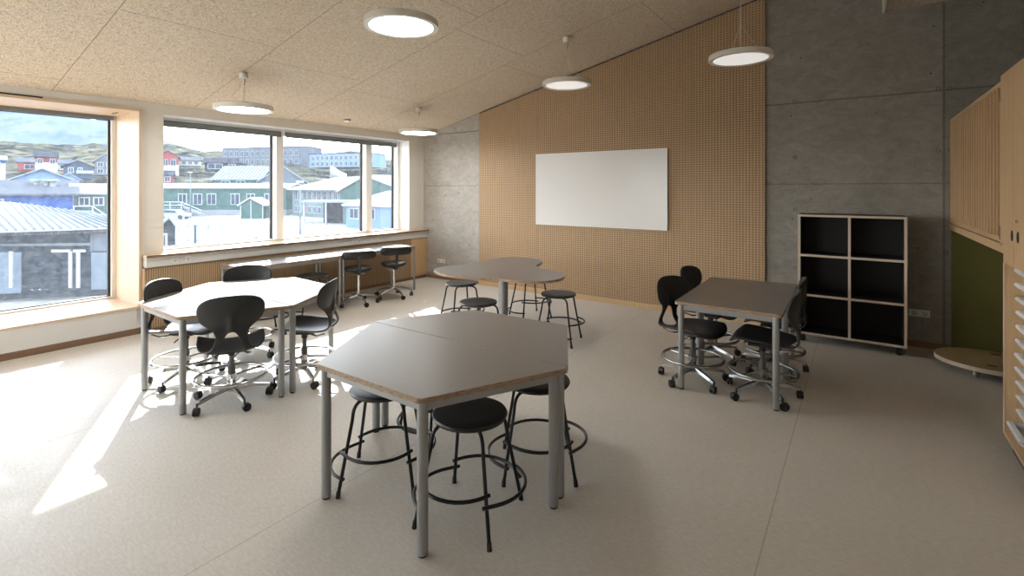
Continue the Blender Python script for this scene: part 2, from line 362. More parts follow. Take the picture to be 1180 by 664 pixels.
# white reveals and oak sill of the ribbon window
m=MB(); 
for a,b in (((-7.04,WY0-.001,.9),(XW,WY0+.006,WZ1)),((-7.04,WY1-.006,.9),(XW,WY1+.001,WZ1)),((-7.04,WY0,WZ1-.006),(XW,WY1,WZ1+.001))): m.box(a,b)
struct(m.build('trim_3','frame_white'))
m=MB(); m.box((-7.04,WY0,.872),(XW,WY1,.899)); m.box((XW,NY1+.035,.872),(-6.635,YB-.005,.899)); struct(m.build('trim_5','oak_pale_y'))
m=MB(); m.box((-6.635,NY1+.035,.872),(-6.628,YB-.005,.899)); m.build('sill_nosing','oak_brown',bpy.data.objects['trim_5'])
# trunking with sockets
def sockets(m,md,face,pts,axis):  # small round wells with dark pin marks
    pass
r=empty('cable_trunking',(-6.70,4.45,.76)); tag(r,'long white cable trunking with power sockets running below the oak window sill','cable trunking')
def rb(m,r,a,c,mi=0):
    o=r.location; m.box(tuple(a[i]-o[i] for i in range(3)),tuple(c[i]-o[i] for i in range(3)),mi)
m=MB(); rb(m,r,(XW+.002,NY1+.04,.757),(-6.66,YB-.01,.868)); m.build('cover','trunk_white',r,bevel=.003)
def socket_x(r,y,z,x):
    m=MB(); rb(m,r,(x,y-.03,z-.032),(x+.006,y+.03,z+.032)); s=m.build('socket','socket_white',r,bevel=.002)
    o=r.location; m=MB(); m.lathe([(.0001,.0065),(.020,.0065),(.022,.007)],16,(x-o.x,y-o.y,z-o.z),0,True,'x'); m.build('socket_well','trunk_white',s)
    m=MB()
    for dy,dz in ((-.011,.006),(.011,.006)): m.cyl((x+.0066-o.x,y+dy-o.y,z+dz-o.z),.0035,.001,8,0,'x')
    m.tube([(x+.0075-o.x,y+.012*math.cos(a)-o.y,z-.003+.012*math.sin(a)-o.z) for a in [PI*1.1+.8*PI*i/6 for i in range(7)]],.0022,6)
    m.build('pin_hole','socket_dark',s)
for y in (2.50,2.64): socket_x(r,y,.815,-6.66)
for y in (5.05,5.15,5.45,5.58): socket_x(r,y,.815,-6.66)
# slatted front under the bench
r=empty('radiator_cover',(-6.69,4.45,.06)); tag(r,'oak slatted radiator cover panel below the white cable trunking','wall panel')
m=MB(); rb(m,r,(XW+.002,NY1+.03,.055),(-6.68,6.30,.75)); m.build('slatted_front','slatted_oak',r)
m=MB(); rb(m,r,(XW+.002,6.302,.055),(-6.675,YB-.005,.75)); m.build('end_panel','oak',r)
m=MB(); m.box((XW+.002,NY1+.03,0),(-6.70,YB-.02,.054)); struct(m.build('baseboard_window','oak_brown'))
# perforated wall panel
px0,px1=-5.402,-.939
m=MB(); m.prismy([(px0,.075),(px1,.075),(px1,ceilz(px1)-.025),(px0,ceilz(px0)-.025)],6.685,6.715)
tag(m.build('perforated_panel','perforated_oak'),'tall perforated oak acoustic panel covering the middle of the concrete wall','wall panel')
m=MB(); m.box((px0,6.675,0),(px1,6.715,.072)); struct(m.build('baseboard_back','oak'))
m=MB(); m.box((-6.67,6.70,0),(px0-.01,6.718,.05)); m.box((px1+.01,6.70,0),(.76,6.718,.06)); struct(m.build('baseboard_concrete','oak_brown_x'))
m=MB(); m.prismy([(px0,ceilz(px0)-.024),(px1,ceilz(px1)-.024),(px1,ceilz(px1)-.003),(px0,ceilz(px0)-.003)],6.70,6.716); struct(m.build('gap_shade','gasket'))  # black strip standing in for the shade in the gap under the ceiling
# form tie holes
m=MB()
for (x,z) in ((-.63,2.70),(-.621,2.04),(.67,2.70),(.76,2.69),(.67,2.06),(.76,2.06),(-6.1,2.49),(-5.9,1.6),(-6.2,1.55),(-6.55,2.4),(.73,1.0),(-.62,.73),(-.62,1.42)):
    k=MB(); k.lathe([(.0001,.004),(.014,.004),(.019,.0)],14,(x,YB-.003,z),0,True,'y'); k.build('tie_hole','case_black',wb)
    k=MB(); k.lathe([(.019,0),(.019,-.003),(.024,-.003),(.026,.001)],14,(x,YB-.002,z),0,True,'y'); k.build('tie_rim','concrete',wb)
# ------------------------------------------------------------------ whiteboard
r=empty('whiteboard',(-3.165,6.66,1.10)); tag(r,'large white magnetic board hung on the perforated oak panel','whiteboard')
m=MB(); rb(m,r,(-4.205,6.655,1.107),(-2.125,6.684,2.208)); m.build('writing_surface','whiteboard',r)
m=MB()
for a,c in (((-4.213,6.652,1.10),(-2.117,6.684,1.107)),((-4.213,6.652,2.208),(-2.117,6.684,2.215)),((-4.213,6.652,1.107),(-4.205,6.684,2.208)),((-2.125,6.652,1.107),(-2.117,6.684,2.208))): rb(m,r,a,c)
m.build('frame','board_rim',r)
def outlet(x0,x1,z0,z1,label):
    r=empty('power_outlet',((x0+x1)/2,YB-.004,z0)); tag(r,label,'power outlet')
    m=MB(); rb(m,r,(x0,YB-.014,z0),(x1,YB-.001,z1)); m.build('cover_plate','socket_white',r,bevel=.002)
    w=(x1-x0)/2
    for k in range(2):
        cx=x0+w*(k+.5)-r.location.x; zc=(z1-z0)/2; m=MB()
        m.lathe([(.0001,-.0115),(w*.30,-.0115),(w*.32,-.0105)],14,(cx,0,zc),0,True,'y'); q=m.build('socket','trunk_white',r)
        m=MB()
        for dx in (-.012,.012): m.cyl((cx+dx,-.0128,zc+.008),.004,.001,8,0,'y')
        m.tube([(cx+.016*math.cos(a),-.0125,zc-.002+.016*math.sin(a)) for a in [PI*1.1+.8*PI*i/6 for i in range(7)]],.0025,6)
        m.build('pin_hole','socket_dark',q)
outlet(.432,.605,.318,.392,'white double power outlet low on the concrete wall right of the black bookcase')
outlet(-6.40,-6.22,.298,.368,'white double power outlet low on the pale concrete beside the window corner')
# ------------------------------------------------------------------ pendant lamps
def lamp(x,y,z,lit,label,D=.6):
    zc=ceilz(x); r=empty('pendant_lamp',(x,y,z)); tag(r,label,'pendant lamp',None)
    m=MB(); R=D/2; m.lathe([(R*.86,.002),(R,.0),(R*1.0,.012),(R*.995,.05),(R*.97,.056),(.0001,.056)],56); m.build('housing','lamp_white',r)
    m=MB(); m.lathe([(.0001,.006),(R*.86,.006),(R*.87,.012)],56); m.build('diffuser','lamp_on' if lit else 'lamp_dim',r)
    hz=zc-z
    m=MB(); m.tube([(0,0,.05),(0,0,hz-.04)],.0045,8); m.build('cable','lamp_white',r)
    m=MB(); m.tube([(.012,0,hz-.05),(.02,.004,hz-.09),(.004,.0,hz-.13)],.0028,6); m.build('cord','case_black',r)
    ap=min(hz*.75,.36)
    for k in range(3):
        a=2*PI*k/3+.3; w=MB(); w.tube([(R*.62*math.cos(a),R*.62*math.sin(a),.055),(0,0,ap)],.0012,5); w.build('suspension_wire','lamp_white',r)
    m=MB(); m.cyl((0,0,hz-.062),.045,.06,24,bev=.006); m.build('canopy','lamp_white',r)
    return r
lamp(-3.08,2.80,2.99,1,'round white pendant lamp nearest the camera above the room centre, cut by the frame top')
lamp(-2.977,5.418,2.945,0,'round white pendant lamp hanging above the left end of the whiteboard')
lamp(-.98,5.40,2.965,0,'round white pendant lamp in front of the panel edge and dark concrete')
lamp(-5.577,2.767,2.53,1,'round white pendant lamp hanging before the left pane of the long window')
lamp(-5.633,5.477,2.53,1,'small looking round pendant lamp nearest the window corner')
m=MB(); m.lathe([(.0001,-.022),(.045,-.02),(.055,0)],20,(-6.5,4.80,ceilz(-6.5)-.014)); tag(m.build('smoke_detector','frame_white'),'tiny white round smoke detector on the ceiling near the window','smoke detector')
# roller blinds
def blind(y0,y1,label,x=-6.97,z=2.475,r_=.033):
    r=empty('roller_blind',(x,(y0+y1)/2,z)); tag(r,label,'roller blind','roller blinds above the long window'); h=(y1-y0)/2
    m=MB(); m.tube([(0,-h+.015,0),(0,h-.015,0)],r_,18); m.build('rolled_fabric','blind_grey',r)
    m=MB(); m.box((r_-.004,-h+.02,-r_-.018),(r_+.002,h-.02,0)); m.build('fabric_hem','blind_grey',r)
    for s in (-1,1):
        m=MB(); m.box((-.036,s*h-.006,-.036),(.036,s*h+.006,.074)); m.build('bracket','frame_white',r)
blind(WY0+.012,4.00,'rolled up grey blind above the leftmost pane of the long window'); blind(4.03,6.21,'rolled up grey blind above the right two panes of the long window')
r=empty('roller_blind',(-7.47,.21,2.525)); tag(r,'slim dark blind rolled up at the head of the box window','roller blind')
m=MB(); m.box((-.025,-1.93,-.022),(.02,1.93,.024)); m.build('cassette','blind_grey',r)
m=MB(); m.box((XW,.2,2.588-.009),(XW+.006,1.362,2.588+.009)); tag(m.build('ventilation_slot','case_black'),'long black ventilation slot on the wall over the box window','vent')
# window stay handles
for (y,l) in ((3.945,'left'),(5.572,'right')): pass
# ------------------------------------------------------------------ tables
def leg_tube(r,x,y,z0,z1,rad,name='leg',mt='leg_silver'):
    m=MB(); m.tube([(x,y,z0+.012),(x,y,z1)],rad,20); l=m.build(name,mt,r)
    m=MB(); m.cyl((x,y,z0),rad*.8,.014,16); m.build('foot_glide','black_rubber',l); 
    if rad>.02:
        m=MB(); m.lathe([(.0001,-.0025),(.004,-.0022),(.005,.0)],10,(x,y-rad,.16),0,True,'y'); m.build('leg_screw','chrome',l)
    return l
def table(name,poly,label,group,rad=.025,top=.73,inset=.045,th=.026,rail=.045,railm='leg_silver',corner=.03):
    cx=sum(p[0] for p in poly)/len(poly); cy=sum(p[1] for p in poly)/len(poly)
    r=empty(name,(cx,cy,0)); tag(r,label,'table',group)
    P=[(p[0]-cx,p[1]-cy) for p in poly]
    m=MB(); m.prism(roundpoly(P,corner),top-th,top,0,1); m.build('tabletop',['table_laminate','ply_edge'],r,bevel=.002)
    # inset leg points
    Q=[]; k=len(P)
    for i in range(k):
        p=Vector(P[i]); a=(Vector(P[i-1])-p).normalized(); b=(Vector(P[(i+1)%k])-p).normalized()
        s=(a+b).normalized(); ang=a.angle(b)/2; Q.append(p+s*(inset/math.sin(ang)))
    m=MB()
    for i in range(k):
        a=Q[i];b=Q[(i+1)%k]; d=(b-a).normalized(); n=Vector((-d.y,d.x))
        a2=a+d*rad*.6;b2=b-d*rad*.6
        vs=[(a2+n*.011),(b2+n*.011),(b2-n*.011),(a2-n*.011)]
        m.prism([(q.x,q.y) for q in vs],top-th-rail,top-th-.001)
    m.build('frame',railm,r)
    for q in Q: leg_tube(r,q.x,q.y,0,top-th-.001,rad)
    return r
TR=lambda cx,cy,s:[(cx-.775*s*-1,cy),(cx-.775*s,cy),(cx-.39*s,cy-.70*s),(cx+.39*s,cy-.70*s)] if s>0 else [(cx-.775,cy),(cx+.775,cy),(cx+.39,cy+.68),(cx-.39,cy+.68)]
def ccw(p):
    a=sum(p[i-1][0]*p[i][1]-p[i][0]*p[i-1][1] for i in range(len(p))); return p if a>0 else p[::-1]
table('trapezoid_table',ccw([(-2.370,1.552),(-1.590,1.552),(-1.232,2.277),(-2.785,2.277)]),'grey trapezoid table nearest the camera, front half of the hexagon with black stools','trapezoid tables of the front hexagon',.026)
table('trapezoid_table',ccw([(-2.805,2.281),(-1.245,2.281),(-1.630,2.975),(-2.425,2.950)]),'grey trapezoid table forming the rear half of the hexagon with black stools','trapezoid tables of the front hexagon',.026)
table('trapezoid_table',ccw([(-4.850,1.545),(-4.050,1.535),(-3.705,2.210),(-5.290,2.272)]),'sunlit trapezoid table by the window, half nearer the camera','trapezoid tables by the window',.024)
table('trapezoid_table',ccw([(-5.300,2.277),(-3.700,2.216),(-4.090,2.900),(-4.880,2.945)]),'sunlit trapezoid table by the window, half nearer the window bench','trapezoid tables by the window',.024)
table('rectangular_table',[(-1.255,4.125),(-.465,4.125),(-.475,4.833),(-1.268,4.819)],'grey rectangular table with silver legs on the right, half nearer the camera','rectangular tables on the right',.024)
table('rectangular_table',[(-1.268,4.822),(-.475,4.838),(-.490,5.548),(-1.283,5.516)],'grey rectangular table with silver legs on the right, half nearer the panel wall','rectangular tables on the right',.024)
table('bench_table',[(-6.585,2.975),(-5.985,2.975),(-5.985,4.335),(-6.585,4.335)],'narrow bright window bench table at the left with thin pale legs','narrow tables along the window',.016,.722,.022,.024,.04)
table('bench_table',[(-6.585,4.345),(-5.985,4.345),(-5.985,5.76),(-6.585,5.76)],'narrow bright window bench table at the right behind the saddle chairs','narrow tables along the window',.016,.722,.022,.024,.04)
# three lobed table
out_pts=[(-4.06,4.22),(-3.93,4.08),(-3.66,3.97),(-3.375,4.03),(-3.11,4.12),(-2.84,4.13),(-2.62,4.24),(-2.535,4.45),(-2.60,4.68),(-2.79,4.83),(-3.03,4.92),(-3.19,5.05),(-3.26,5.24),(-3.36,5.45),(-3.58,5.585),(-3.84,5.56),(-3.98,5.40),(-3.99,5.15),(-3.93,4.90),(-3.97,4.66),(-4.05,4.44)]
c0=(-3.43,4.70)
pp=[(p.x,p.y) for p in catmull([(x-c0[0],y-c0[1],0) for x,y in out_pts],6,True)]
r=empty('three_lobed_table',(c0[0],c0[1],0)); tag(r,'grey three lobed clover shaped table on one thick grey column','table')
m=MB(); m.prism(pp,.706,.732,0,1,True); m.build('tabletop',['table_laminate','ply_edge'],r)
m=MB(); m.tube([(0,0,.02),(0,0,.69)],.057,28); m.cyl((0,0,.685),.16,.02,28); m.build('column','leg_silver',r)
m=MB(); m.lathe([(.0001,.0),(.30,.0),(.305,.006),(.28,.014),(.06,.022),(.0001,.022)],40); m.build('base_plate','leg_silver',r)
# ------------------------------------------------------------------ round black stools
def make_stool():
    r=empty('round_stool',(0,0,0)); SH=.525
    m=MB(); m.lathe([(.0001,SH-.030),(.17,SH-.030),(.187,SH-.024),(.193,SH-.012),(.188,SH-.003),(.175,SH),(.10,SH-.003),(.0001,SH-.004)],40); m.build('seat','seat_black',r)
    legs=[]
    for k in range(4):
        a=PI/2*k; d=Vector((math.cos(a),math.sin(a),0))
        P=[d*.055+Vector((0,0,SH-.042)),d*.13+Vector((0,0,SH-.042)),d*.168+Vector((0,0,SH-.052)),d*.192+Vector((0,0,SH-.082)),d*.203+Vector((0,0,SH-.14)),d*.285+Vector((0,0,.012))]
        pts=catmull(P[:5],5)+[P[5]]
        m=MB(); m.tube(pts,.0095,12); l=m.build('leg','black_metal',r)
        m=MB(); m.tube([d*.2815+Vector((0,0,.035)),d*.2865+Vector((0,0,0))],[.0115,.0125],12); m.build('foot_cap','black_rubber',l)
    m=MB(); m.lathe([(.0001,SH-.05),(.08,SH-.05),(.08,SH-.031),(.0001,SH-.031)],20); m.build('mount_plate','black_metal',r)
    # four foot rail arcs rising in steps around the stool
    for k,zr in enumerate((.095,.14,.185,.23)):
        # clockwise from above: arc k spans leg k to leg k-1
        a0=-PI/2*k+.06; a1=a0-PI/2-.16
        pts=[]
        for j in range(15):
            t=j/14; a=a0+(a1-a0)*t; rad=.262-.10*(zr-.095)+.030*math.sin(PI*min(t*1.1,1)) + .012*t
            pts.append((rad*math.cos(a),rad*math.sin(a),zr))
        m=MB(); m.tube(pts,.009,10); m.build('foot_rail','black_metal',r)
    return r
STOOLS=[((-1.63,1.945),-122,'black round stool in front of the nearest table corner, fully in view below the tabletop','stools at the front hexagon'),
 ((-2.25,1.915),-98,'black round stool under the left side of the front hexagon table','stools at the front hexagon'),
 ((-1.575,2.51),-100,'black round stool half hidden behind the right legs of the front hexagon table','stools at the front hexagon'),
 ((-2.38,2.52),-60,'black round stool mostly hidden below the rear left of the front hexagon table','stools at the front hexagon'),
 ((-2.69,4.71),-32,'black round stool at the right lobe of the clover table, its four legs in view','stools around the clover table'),
 ((-3.97,4.57),-70,'black round stool at the left lobe of the clover table, farthest left','stools around the clover table'),
 ((-3.16,3.90),-50,'black round stool between clover table and hexagon table, its legs cut off by the tabletop','stools around the clover table'),
 ((-3.52,5.42),-75,'black round stool tucked under the clover table, only thin legs showing','stools around the clover table'),
 ((-5.93,3.84),-60,'black round stool at the window bench, seat seen over the sunlit table','stools at the window bench'),
 ((-5.60,2.98),-60,'black round stool behind the sunlit table, only leg and rail showing','stools at the window bench')]
st=make_stool()
for i,((x,y),a,l,gp) in enumerate(STOOLS):
    o=st if i==0 else copy_tree(st)
    o.location=(x,y,0); o.rotation_euler=(0,0,math.radians(a)); tag(o,l,'stool',gp)
# ------------------------------------------------------------------ swivel chairs
def base_star(r,n,R,hub_z,metal,arch,rw=.030,low=0):
    m=MB()
    m.cyl((0,0,hub_z-.035),.032,.07,20); 
    for k in range(n):
        a=2*PI*k/n; d=Vector((math.cos(a),math.sin(a),0)); q=Vector((-d.y,d.x,0))
        secs=[]
        for t in (0,.15,.35,.55,.75,.9,1.0):
            z=hub_z+arch*math.sin(PI*t*.9)*.5-(hub_z-.080)*t
            w=.025-.009*t; hh=.015-.006*t
            c=d*(.02+(R-.02)*t)+Vector((0,0,z)); secs.append([c+q*w-Vector((0,0,hh)),c-q*w-Vector((0,0,hh)),c-q*w*.55+Vector((0,0,hh)),c+q*w*.55+Vector((0,0,hh))])
        vs=[v for s_ in secs for v in s_]; fs=[]
        for i in range(len(secs)-1):
            for j in range(4): fs.append((i*4+j,i*4+(j+1)%4,i*4+4+(j+1)%4,i*4+4+j))
        fs+= [(0,1,2,3),tuple(len(vs)-4+j for j in (3,2,1,0))]
        m.add(vs,fs,0,True)
    b=m.build('star_base',metal,r)
    for k in range(n):
        a=2*PI*k/n; d=Vector((math.cos(a),math.sin(a),0)); sw=a+1.1+k*.9; u=Vector((math.cos(sw),math.sin(sw),0)); c=d*R
        m=MB(); m.tube([c+Vector((0,0,.055)),c+Vector((0,0,.088))],.007,8)
        # hood over the two wheels
        ax=Vector((-u.y,u.x,0)); wc=c-u*.014+Vector((0,0,rw))
        hood=[wc+u*(rw*1.06*math.cos(t))+Vector((0,0,rw*1.06*math.sin(t))) for t in [PI*(.02+.9*i/8) for i in range(9)]]
        vs=[];fs=[]
        for h in hood: vs+=[h-ax*.018,h+ax*.018]
        for i in range(8): fs.append((2*i,2*i+1,2*i+3,2*i+2))
        m.add(vs,fs,0,True); cs=m.build('castor','black_plastic',r)
        mt=Matrix.Rotation(sw+PI/2,3,'Z')
        for s_ in (-1,1):
            w=MB(); w.lathe([(.0001,-.009),(rw*.55,-.009),(rw*.93,-.007),(rw,0),(rw*.93,.007),(.0001,.009)],18,wc+ax*(.0125*s_),0,True,'x',mt); w.build('wheel','black_rubber',cs)
def make_chair(metal,seat_z=.45):
    r=empty('swivel_chair',(0,0,0))
    # side profile (y forward, z up) from top of the back to the front lip
    prof=catmull([(0,-.262,.872),(0,-.262,.80),(0,-.250,.71),(0,-.238,.635),(0,-.255,.56),(0,-.268,.50),(0,-.245,.452),(0,-.19,.432),(0,-.10,.430),(0,.02,.438),(0,.14,.447),(0,.205,.440),(0,.235,.418)],10)
    cum=[0]
    for i in range(1,len(prof)): cum.append(cum[-1]+(prof[i]-prof[i-1]).length)
    L=cum[-1]
    def at(s):
        s=max(0,min(L,s))
        for i in range(1,len(cum)):
            if cum[i]>=s:
                t=(s-cum[i-1])/(cum[i]-cum[i-1]); return prof[i-1].lerp(prof[i],t)
        return prof[-1]
    def interp(tab,s):
        if s<=tab[0][0]: return tab[0][1]
        for i in range(1,len(tab)):
            if s<=tab[i][0]:
                t=(s-tab[i-1][0])/(tab[i][0]-tab[i-1][0]); t=t*t*(3-2*t) if len(tab[i])>2 else t
                return tab[i-1][1]+(tab[i][1]-tab[i-1][1])*t
        return tab[-1][1]
    Wd=.226
    def w(s):
        if s<.11: return Wd*(1-(1-s/.11)**2.6)**(1/2.6) if s>0 else .0
        if s>L-.13: q=(s-(L-.13))/.13; return max(.0,.238*(max(0,1-q**3.0))**(1/2.4))
        return interp([(.11,Wd),(.15,.223),(.19,.205,1),(.265,.118,1),(.30,.100),(.35,.106),(.40,.128,1),(.45,.168,1),(.50,.208,1),(.56,.228,1),(.66,.236,1),(L-.13,.236)],s)
    def a(s):
        return interp([(.270,.0),(.277,.020),(.293,.035),(.32,.050),(.35,.064),(.38,.076),(.41,.084),(.435,.084),(.455,.074),(.47,.055),(.479,.028),(.484,0)],s)
    def pt(x,s):
        p=at(s); tb=max(0,min(1,(s-.30)/.16)); tb=tb*tb*(3-2*tb)
        y=p.y+(1-tb)*1.25*x*x ; z=p.z+tb*(.95*x*x*(1 if s<L-.05 else .6)) 
        if s>.45: z-= .0
        rb_=max(0,1-abs((s-.22)/.13)); y-=.020*math.exp(-(x/(.018+.10*max(0,s-.2)))**2)*rb_*rb_*(3-2*rb_)
        return Vector((x,y,z))
    N=12
    m=MB()
    def grid(rows,xs):
        vs=[];n=len(xs(rows[0]))
        for s in rows:
            for x in xs(s): vs.append(pt(x,s))
        fs=[(i*n+j,i*n+j+1,i*n+n+j+1,i*n+n+j) for i in range(len(rows)-1) for j in range(n-1)]
        m.add(vs,fs,0,True)
    full=lambda s:[w(s)*(-1+j/N) for j in range(N)]+[w(s)*(j/N) for j in range(N+1)]
    grid([.0,.004,.012,.025,.045,.07,.10,.13,.16,.19,.22,.245,.27],full)
    for sg in (-1,1):
        if sg<0: xs=lambda s:[-w(s)+(w(s)-a(s))*j/N for j in range(N+1)]
        else: xs=lambda s:[a(s)+(w(s)-a(s))*j/N for j in range(N+1)]
        grid([.270,.273,.277,.284,.293,.305,.32,.38,.41,.43,.445,.458,.467,.474,.479,.482,.484],xs)
    grid([.484,.50,.53,.57,.62,.68,.74,L-.13,L-.10,L-.075,L-.05,L-.03,L-.015,L-.005,L],full)
    sh=m.build('seat_shell','black_shell',r)
    bm=bmesh.new(); bm.from_mesh(sh.data); bmesh.ops.remove_doubles(bm,verts=bm.verts,dist=.0008); bm.to_mesh(sh.data); bm.free()
    so_=sh.modifiers.new('s','SOLIDIFY'); so_.thickness=.013; so_.offset=0
    sb=sh.modifiers.new('u','SUBSURF'); sb.levels=1; sb.render_levels=1
    m=MB(); m.box((-.075,-.10,.405),(.075,.10,.424)); m.tube([(0,0,.36),(0,0,.41)],.026,16); m.build('seat_mount','black_plastic',r,bevel=.004)
    m=MB(); m.tube([(.07,.02,.40),(.15,.03,.395),(.19,.035,.385)],.005,8); m.build('lever','black_plastic',r)
    for s_ in (-1,1):
        m=MB(); m.tube([(.06*s_,-.06,.412),(.11*s_,-.15,.405),(.125*s_,-.215,.428)],.008,8); m.build('shell_bracket','chrome',r)
    m=MB(); m.tube([(0,0,.22),(0,0,.37)],.019,18); m.tube([(0,0,.10),(0,0,.28)],.027,18); m.build('gas_lift','lift_grey',r)
    m=MB(); n=48; m.tube([(.25*math.cos(2*PI*j/n),.25*math.sin(2*PI*j/n),.205) for j in range(n)],.0125,10,0,True)
    m.tube([(0,0,.175),(0,0,.22)],.036,18)
    for k in range(3):
        q=2*PI*k/3+.5; m.tube([(.03*math.cos(q),.03*math.sin(q),.20),(.245*math.cos(q),.245*math.sin(q),.203)],.009,8)
    m.build('foot_ring',metal,r)
    base_star(r,5,.272,.118,metal,.012)
    return r
CH=[((-4.02,1.90),(-.904,.427),0,'black shell swivel chair at the sunlit table seen from behind, nearest the camera','left'),
 ((-4.78,1.88),(.84,.54),20,'black shell swivel chair at the left corner of the sunlit table, beside the box window','left'),
 ((-5.00,2.50),(.85,-.52),35,'black shell swivel chair behind the sunlit table, mainly its backrest in view','left'),
 ((-3.97,2.49),(-.807,-.591),50,'black shell swivel chair on the right of the sunlit table, in side view','left'),
 ((-1.18,4.40),(.93,-.34),10,'black shell swivel chair left of the right hand table, nearer the camera','right'),
 ((-1.20,5.12),(.97,-.18),45,'black shell swivel chair left of the right hand table, nearer the panel wall','right'),
 ((-.635,4.41),(-1,-.03),30,'black shell swivel chair on the bookcase side of the right hand table, nearer the camera','right'),
 ((-.645,5.08),(-1,-.05),5,'black shell swivel chair beside the bookcase, nearer the concrete wall','right')]
protos={}
for (x,y),(fx,fy),sp_,l,side in CH:
    if side not in protos: o=protos[side]=make_chair('chrome' if side=='left' else 'dark_chrome')
    else: o=copy_tree(protos[side])
    o.location=(x,y,0); o.rotation_euler=(0,0,math.atan2(fy,fx)-PI/2)
    tag(o,l,'swivel chair','swivel chairs at the sunlit table' if side=='left' else 'swivel chairs at the right hand table')
def make_saddle():
    r=empty('saddle_chair',(0,0,0))
    m=MB(); pr=[(.0001,.475),(.12,.475),(.17,.485),(.192,.505),(.190,.525),(.165,.540),(.10,.545),(.0001,.540)]
    m.lathe(pr,36); s=m.build('seat','black_leather',r)
    for v in s.data.vertices:
        v.co.y*=1.0; v.co.z+= .35*v.co.x**2*(1 if v.co.z>.5 else 0)
    # curved padded backrest (behind: -y)
    prof=[(-.014,-.062),(.014,-.062),(.024,-.03),(.024,.035),(.012,.060),(-.012,.060),(-.022,.035),(-.022,-.03)]
    vs=[];fs=[];n=21
    for i in range(n):
        t=-1+2*i/(n-1); a_=t*.62; R=.40; sc=(1-abs(t)**8)**.5*.75+.25
        cx=R*math.sin(a_); cy=-.27+ (R-R*math.cos(a_))*.8
        for (p,q) in prof:
            vs.append((cx+math.sin(a_)*p*-1*sc,cy+p*math.cos(a_)*sc,.735+q*sc))
    k=len(prof)
    for i in range(n-1):
        for j in range(k): fs.append((i*k+j,i*k+(j+1)%k,(i+1)*k+(j+1)%k,(i+1)*k+j))
    fs+= [tuple(range(k)),tuple(reversed(range((n-1)*k,n*k)))]
    m=MB(); m.add(vs,fs,0,True); bb=m.build('backrest','black_leather',r)
    sb=bb.modifiers.new('u','SUBSURF'); sb.levels=1; sb.render_levels=1
    m=MB()
    pts=catmull([(0,-.02,.452),(0,-.14,.450),(0,-.225,.462),(0,-.268,.52),(0,-.292,.62),(0,-.296,.73)],5)
    for i in range(len(pts)-1):
        a_,b_=pts[i],pts[i+1]; d=(b_-a_).normalized(); nn=Vector((0,-d.z,d.y)); w=.021
        vs=[a_+Vector((sx*w,0,0))+nn*sy*.006 for sx,sy in ((-1,-1),(1,-1),(1,1),(-1,1))]+[b_+Vector((sx*w,0,0))+nn*sy*.006 for sx,sy in ((-1,-1),(1,-1),(1,1),(-1,1))]
        m.add(vs,[(0,1,2,3),(7,6,5,4),(0,1,5,4),(1,2,6,5),(2,3,7,6),(3,0,4,7)])
    m.build('back_support','black_plastic',r)
    m=MB(); m.box((-.06,-.06,.455),(.06,.06,.474)); m.build('seat_mount','black_plastic',r)
    m=MB(); n=28; m.tube([(.105*math.cos(2*PI*(j+.5)/n-.4),.06*math.sin(2*PI*(j+.5)/n)-.0,.437) for j in range(n)],.0055,8,0,True); m.build('lever','chrome',r)
    m=MB(); m.tube([(0,0,.13),(0,0,.455)],.021,18); m.tube([(0,0,.10),(0,0,.16)],.028,18); m.build('gas_lift','chrome',r)
    base_star(r,5,.275,.125,'chrome',.05,.031)
    return r
sd=make_saddle()
for i,((x,y),f,l) in enumerate((((-5.92,4.56),(-.82,.57),'black padded stool chair with low back and chrome base, left one at the window bench'),
                                ((-5.86,5.17),(-.845,.535),'black padded stool chair with low back and chrome base, nearest the room corner'))):
    o=sd if i==0 else copy_tree(sd)
    o.location=(x,y,0); o.rotation_euler=(0,0,math.atan2(f[1],f[0])-PI/2); tag(o,l,'chair','low backed chrome chairs at the window bench')
# ------------------------------------------------------------------ bookcase on castors
bx0,bx1,by0,by1,bz0,bz1=-.548,.388,6.22,6.60,.085,1.385
r=empty('bookcase',((bx0+bx1)/2,by0,0)); tag(r,'black bookcase with pale plywood edges and six compartments on castors','bookcase')
T=.024
def board(name,a,c,par=r,pale=True):
    m=MB(); o=r.location; m.box(tuple(a[i]-o[i] for i in range(3)),tuple(c[i]-o[i] for i in range(3)),0,[0,0,1,0,0,0]); return m.build(name,['case_black','pale_edge'],par)
board('side_panel',(bx0,by0,bz0),(bx0+T,by1,bz1)); board('side_panel',(bx1-T,by0,bz0),(bx1,by1,bz1))
board('top_panel',(bx0+T,by0,bz1-T),(bx1-T,by1,bz1)); board('bottom_panel',(bx0+T,by0,bz0),(bx1-T,by1,bz0+T))
mx=(bx0+bx1)/2-.003
board('divider',(mx-T/2,by0,bz0+T),(mx+T/2,by1-.02,bz1-T))
for z in (.512,.942):
    board('shelf',(bx0+T,by0+.001,z-T/2),(mx-T/2,by1-.02,z+T/2)); board('shelf',(mx+T/2,by0+.001,z-T/2),(bx1-T,by1-.02,z+T/2))
m=MB(); rb(m,r,(bx0+T,by1-.015,bz0+T),(bx1-T,by1-.003,bz1-T)); m.build('back_panel','case_black',r)
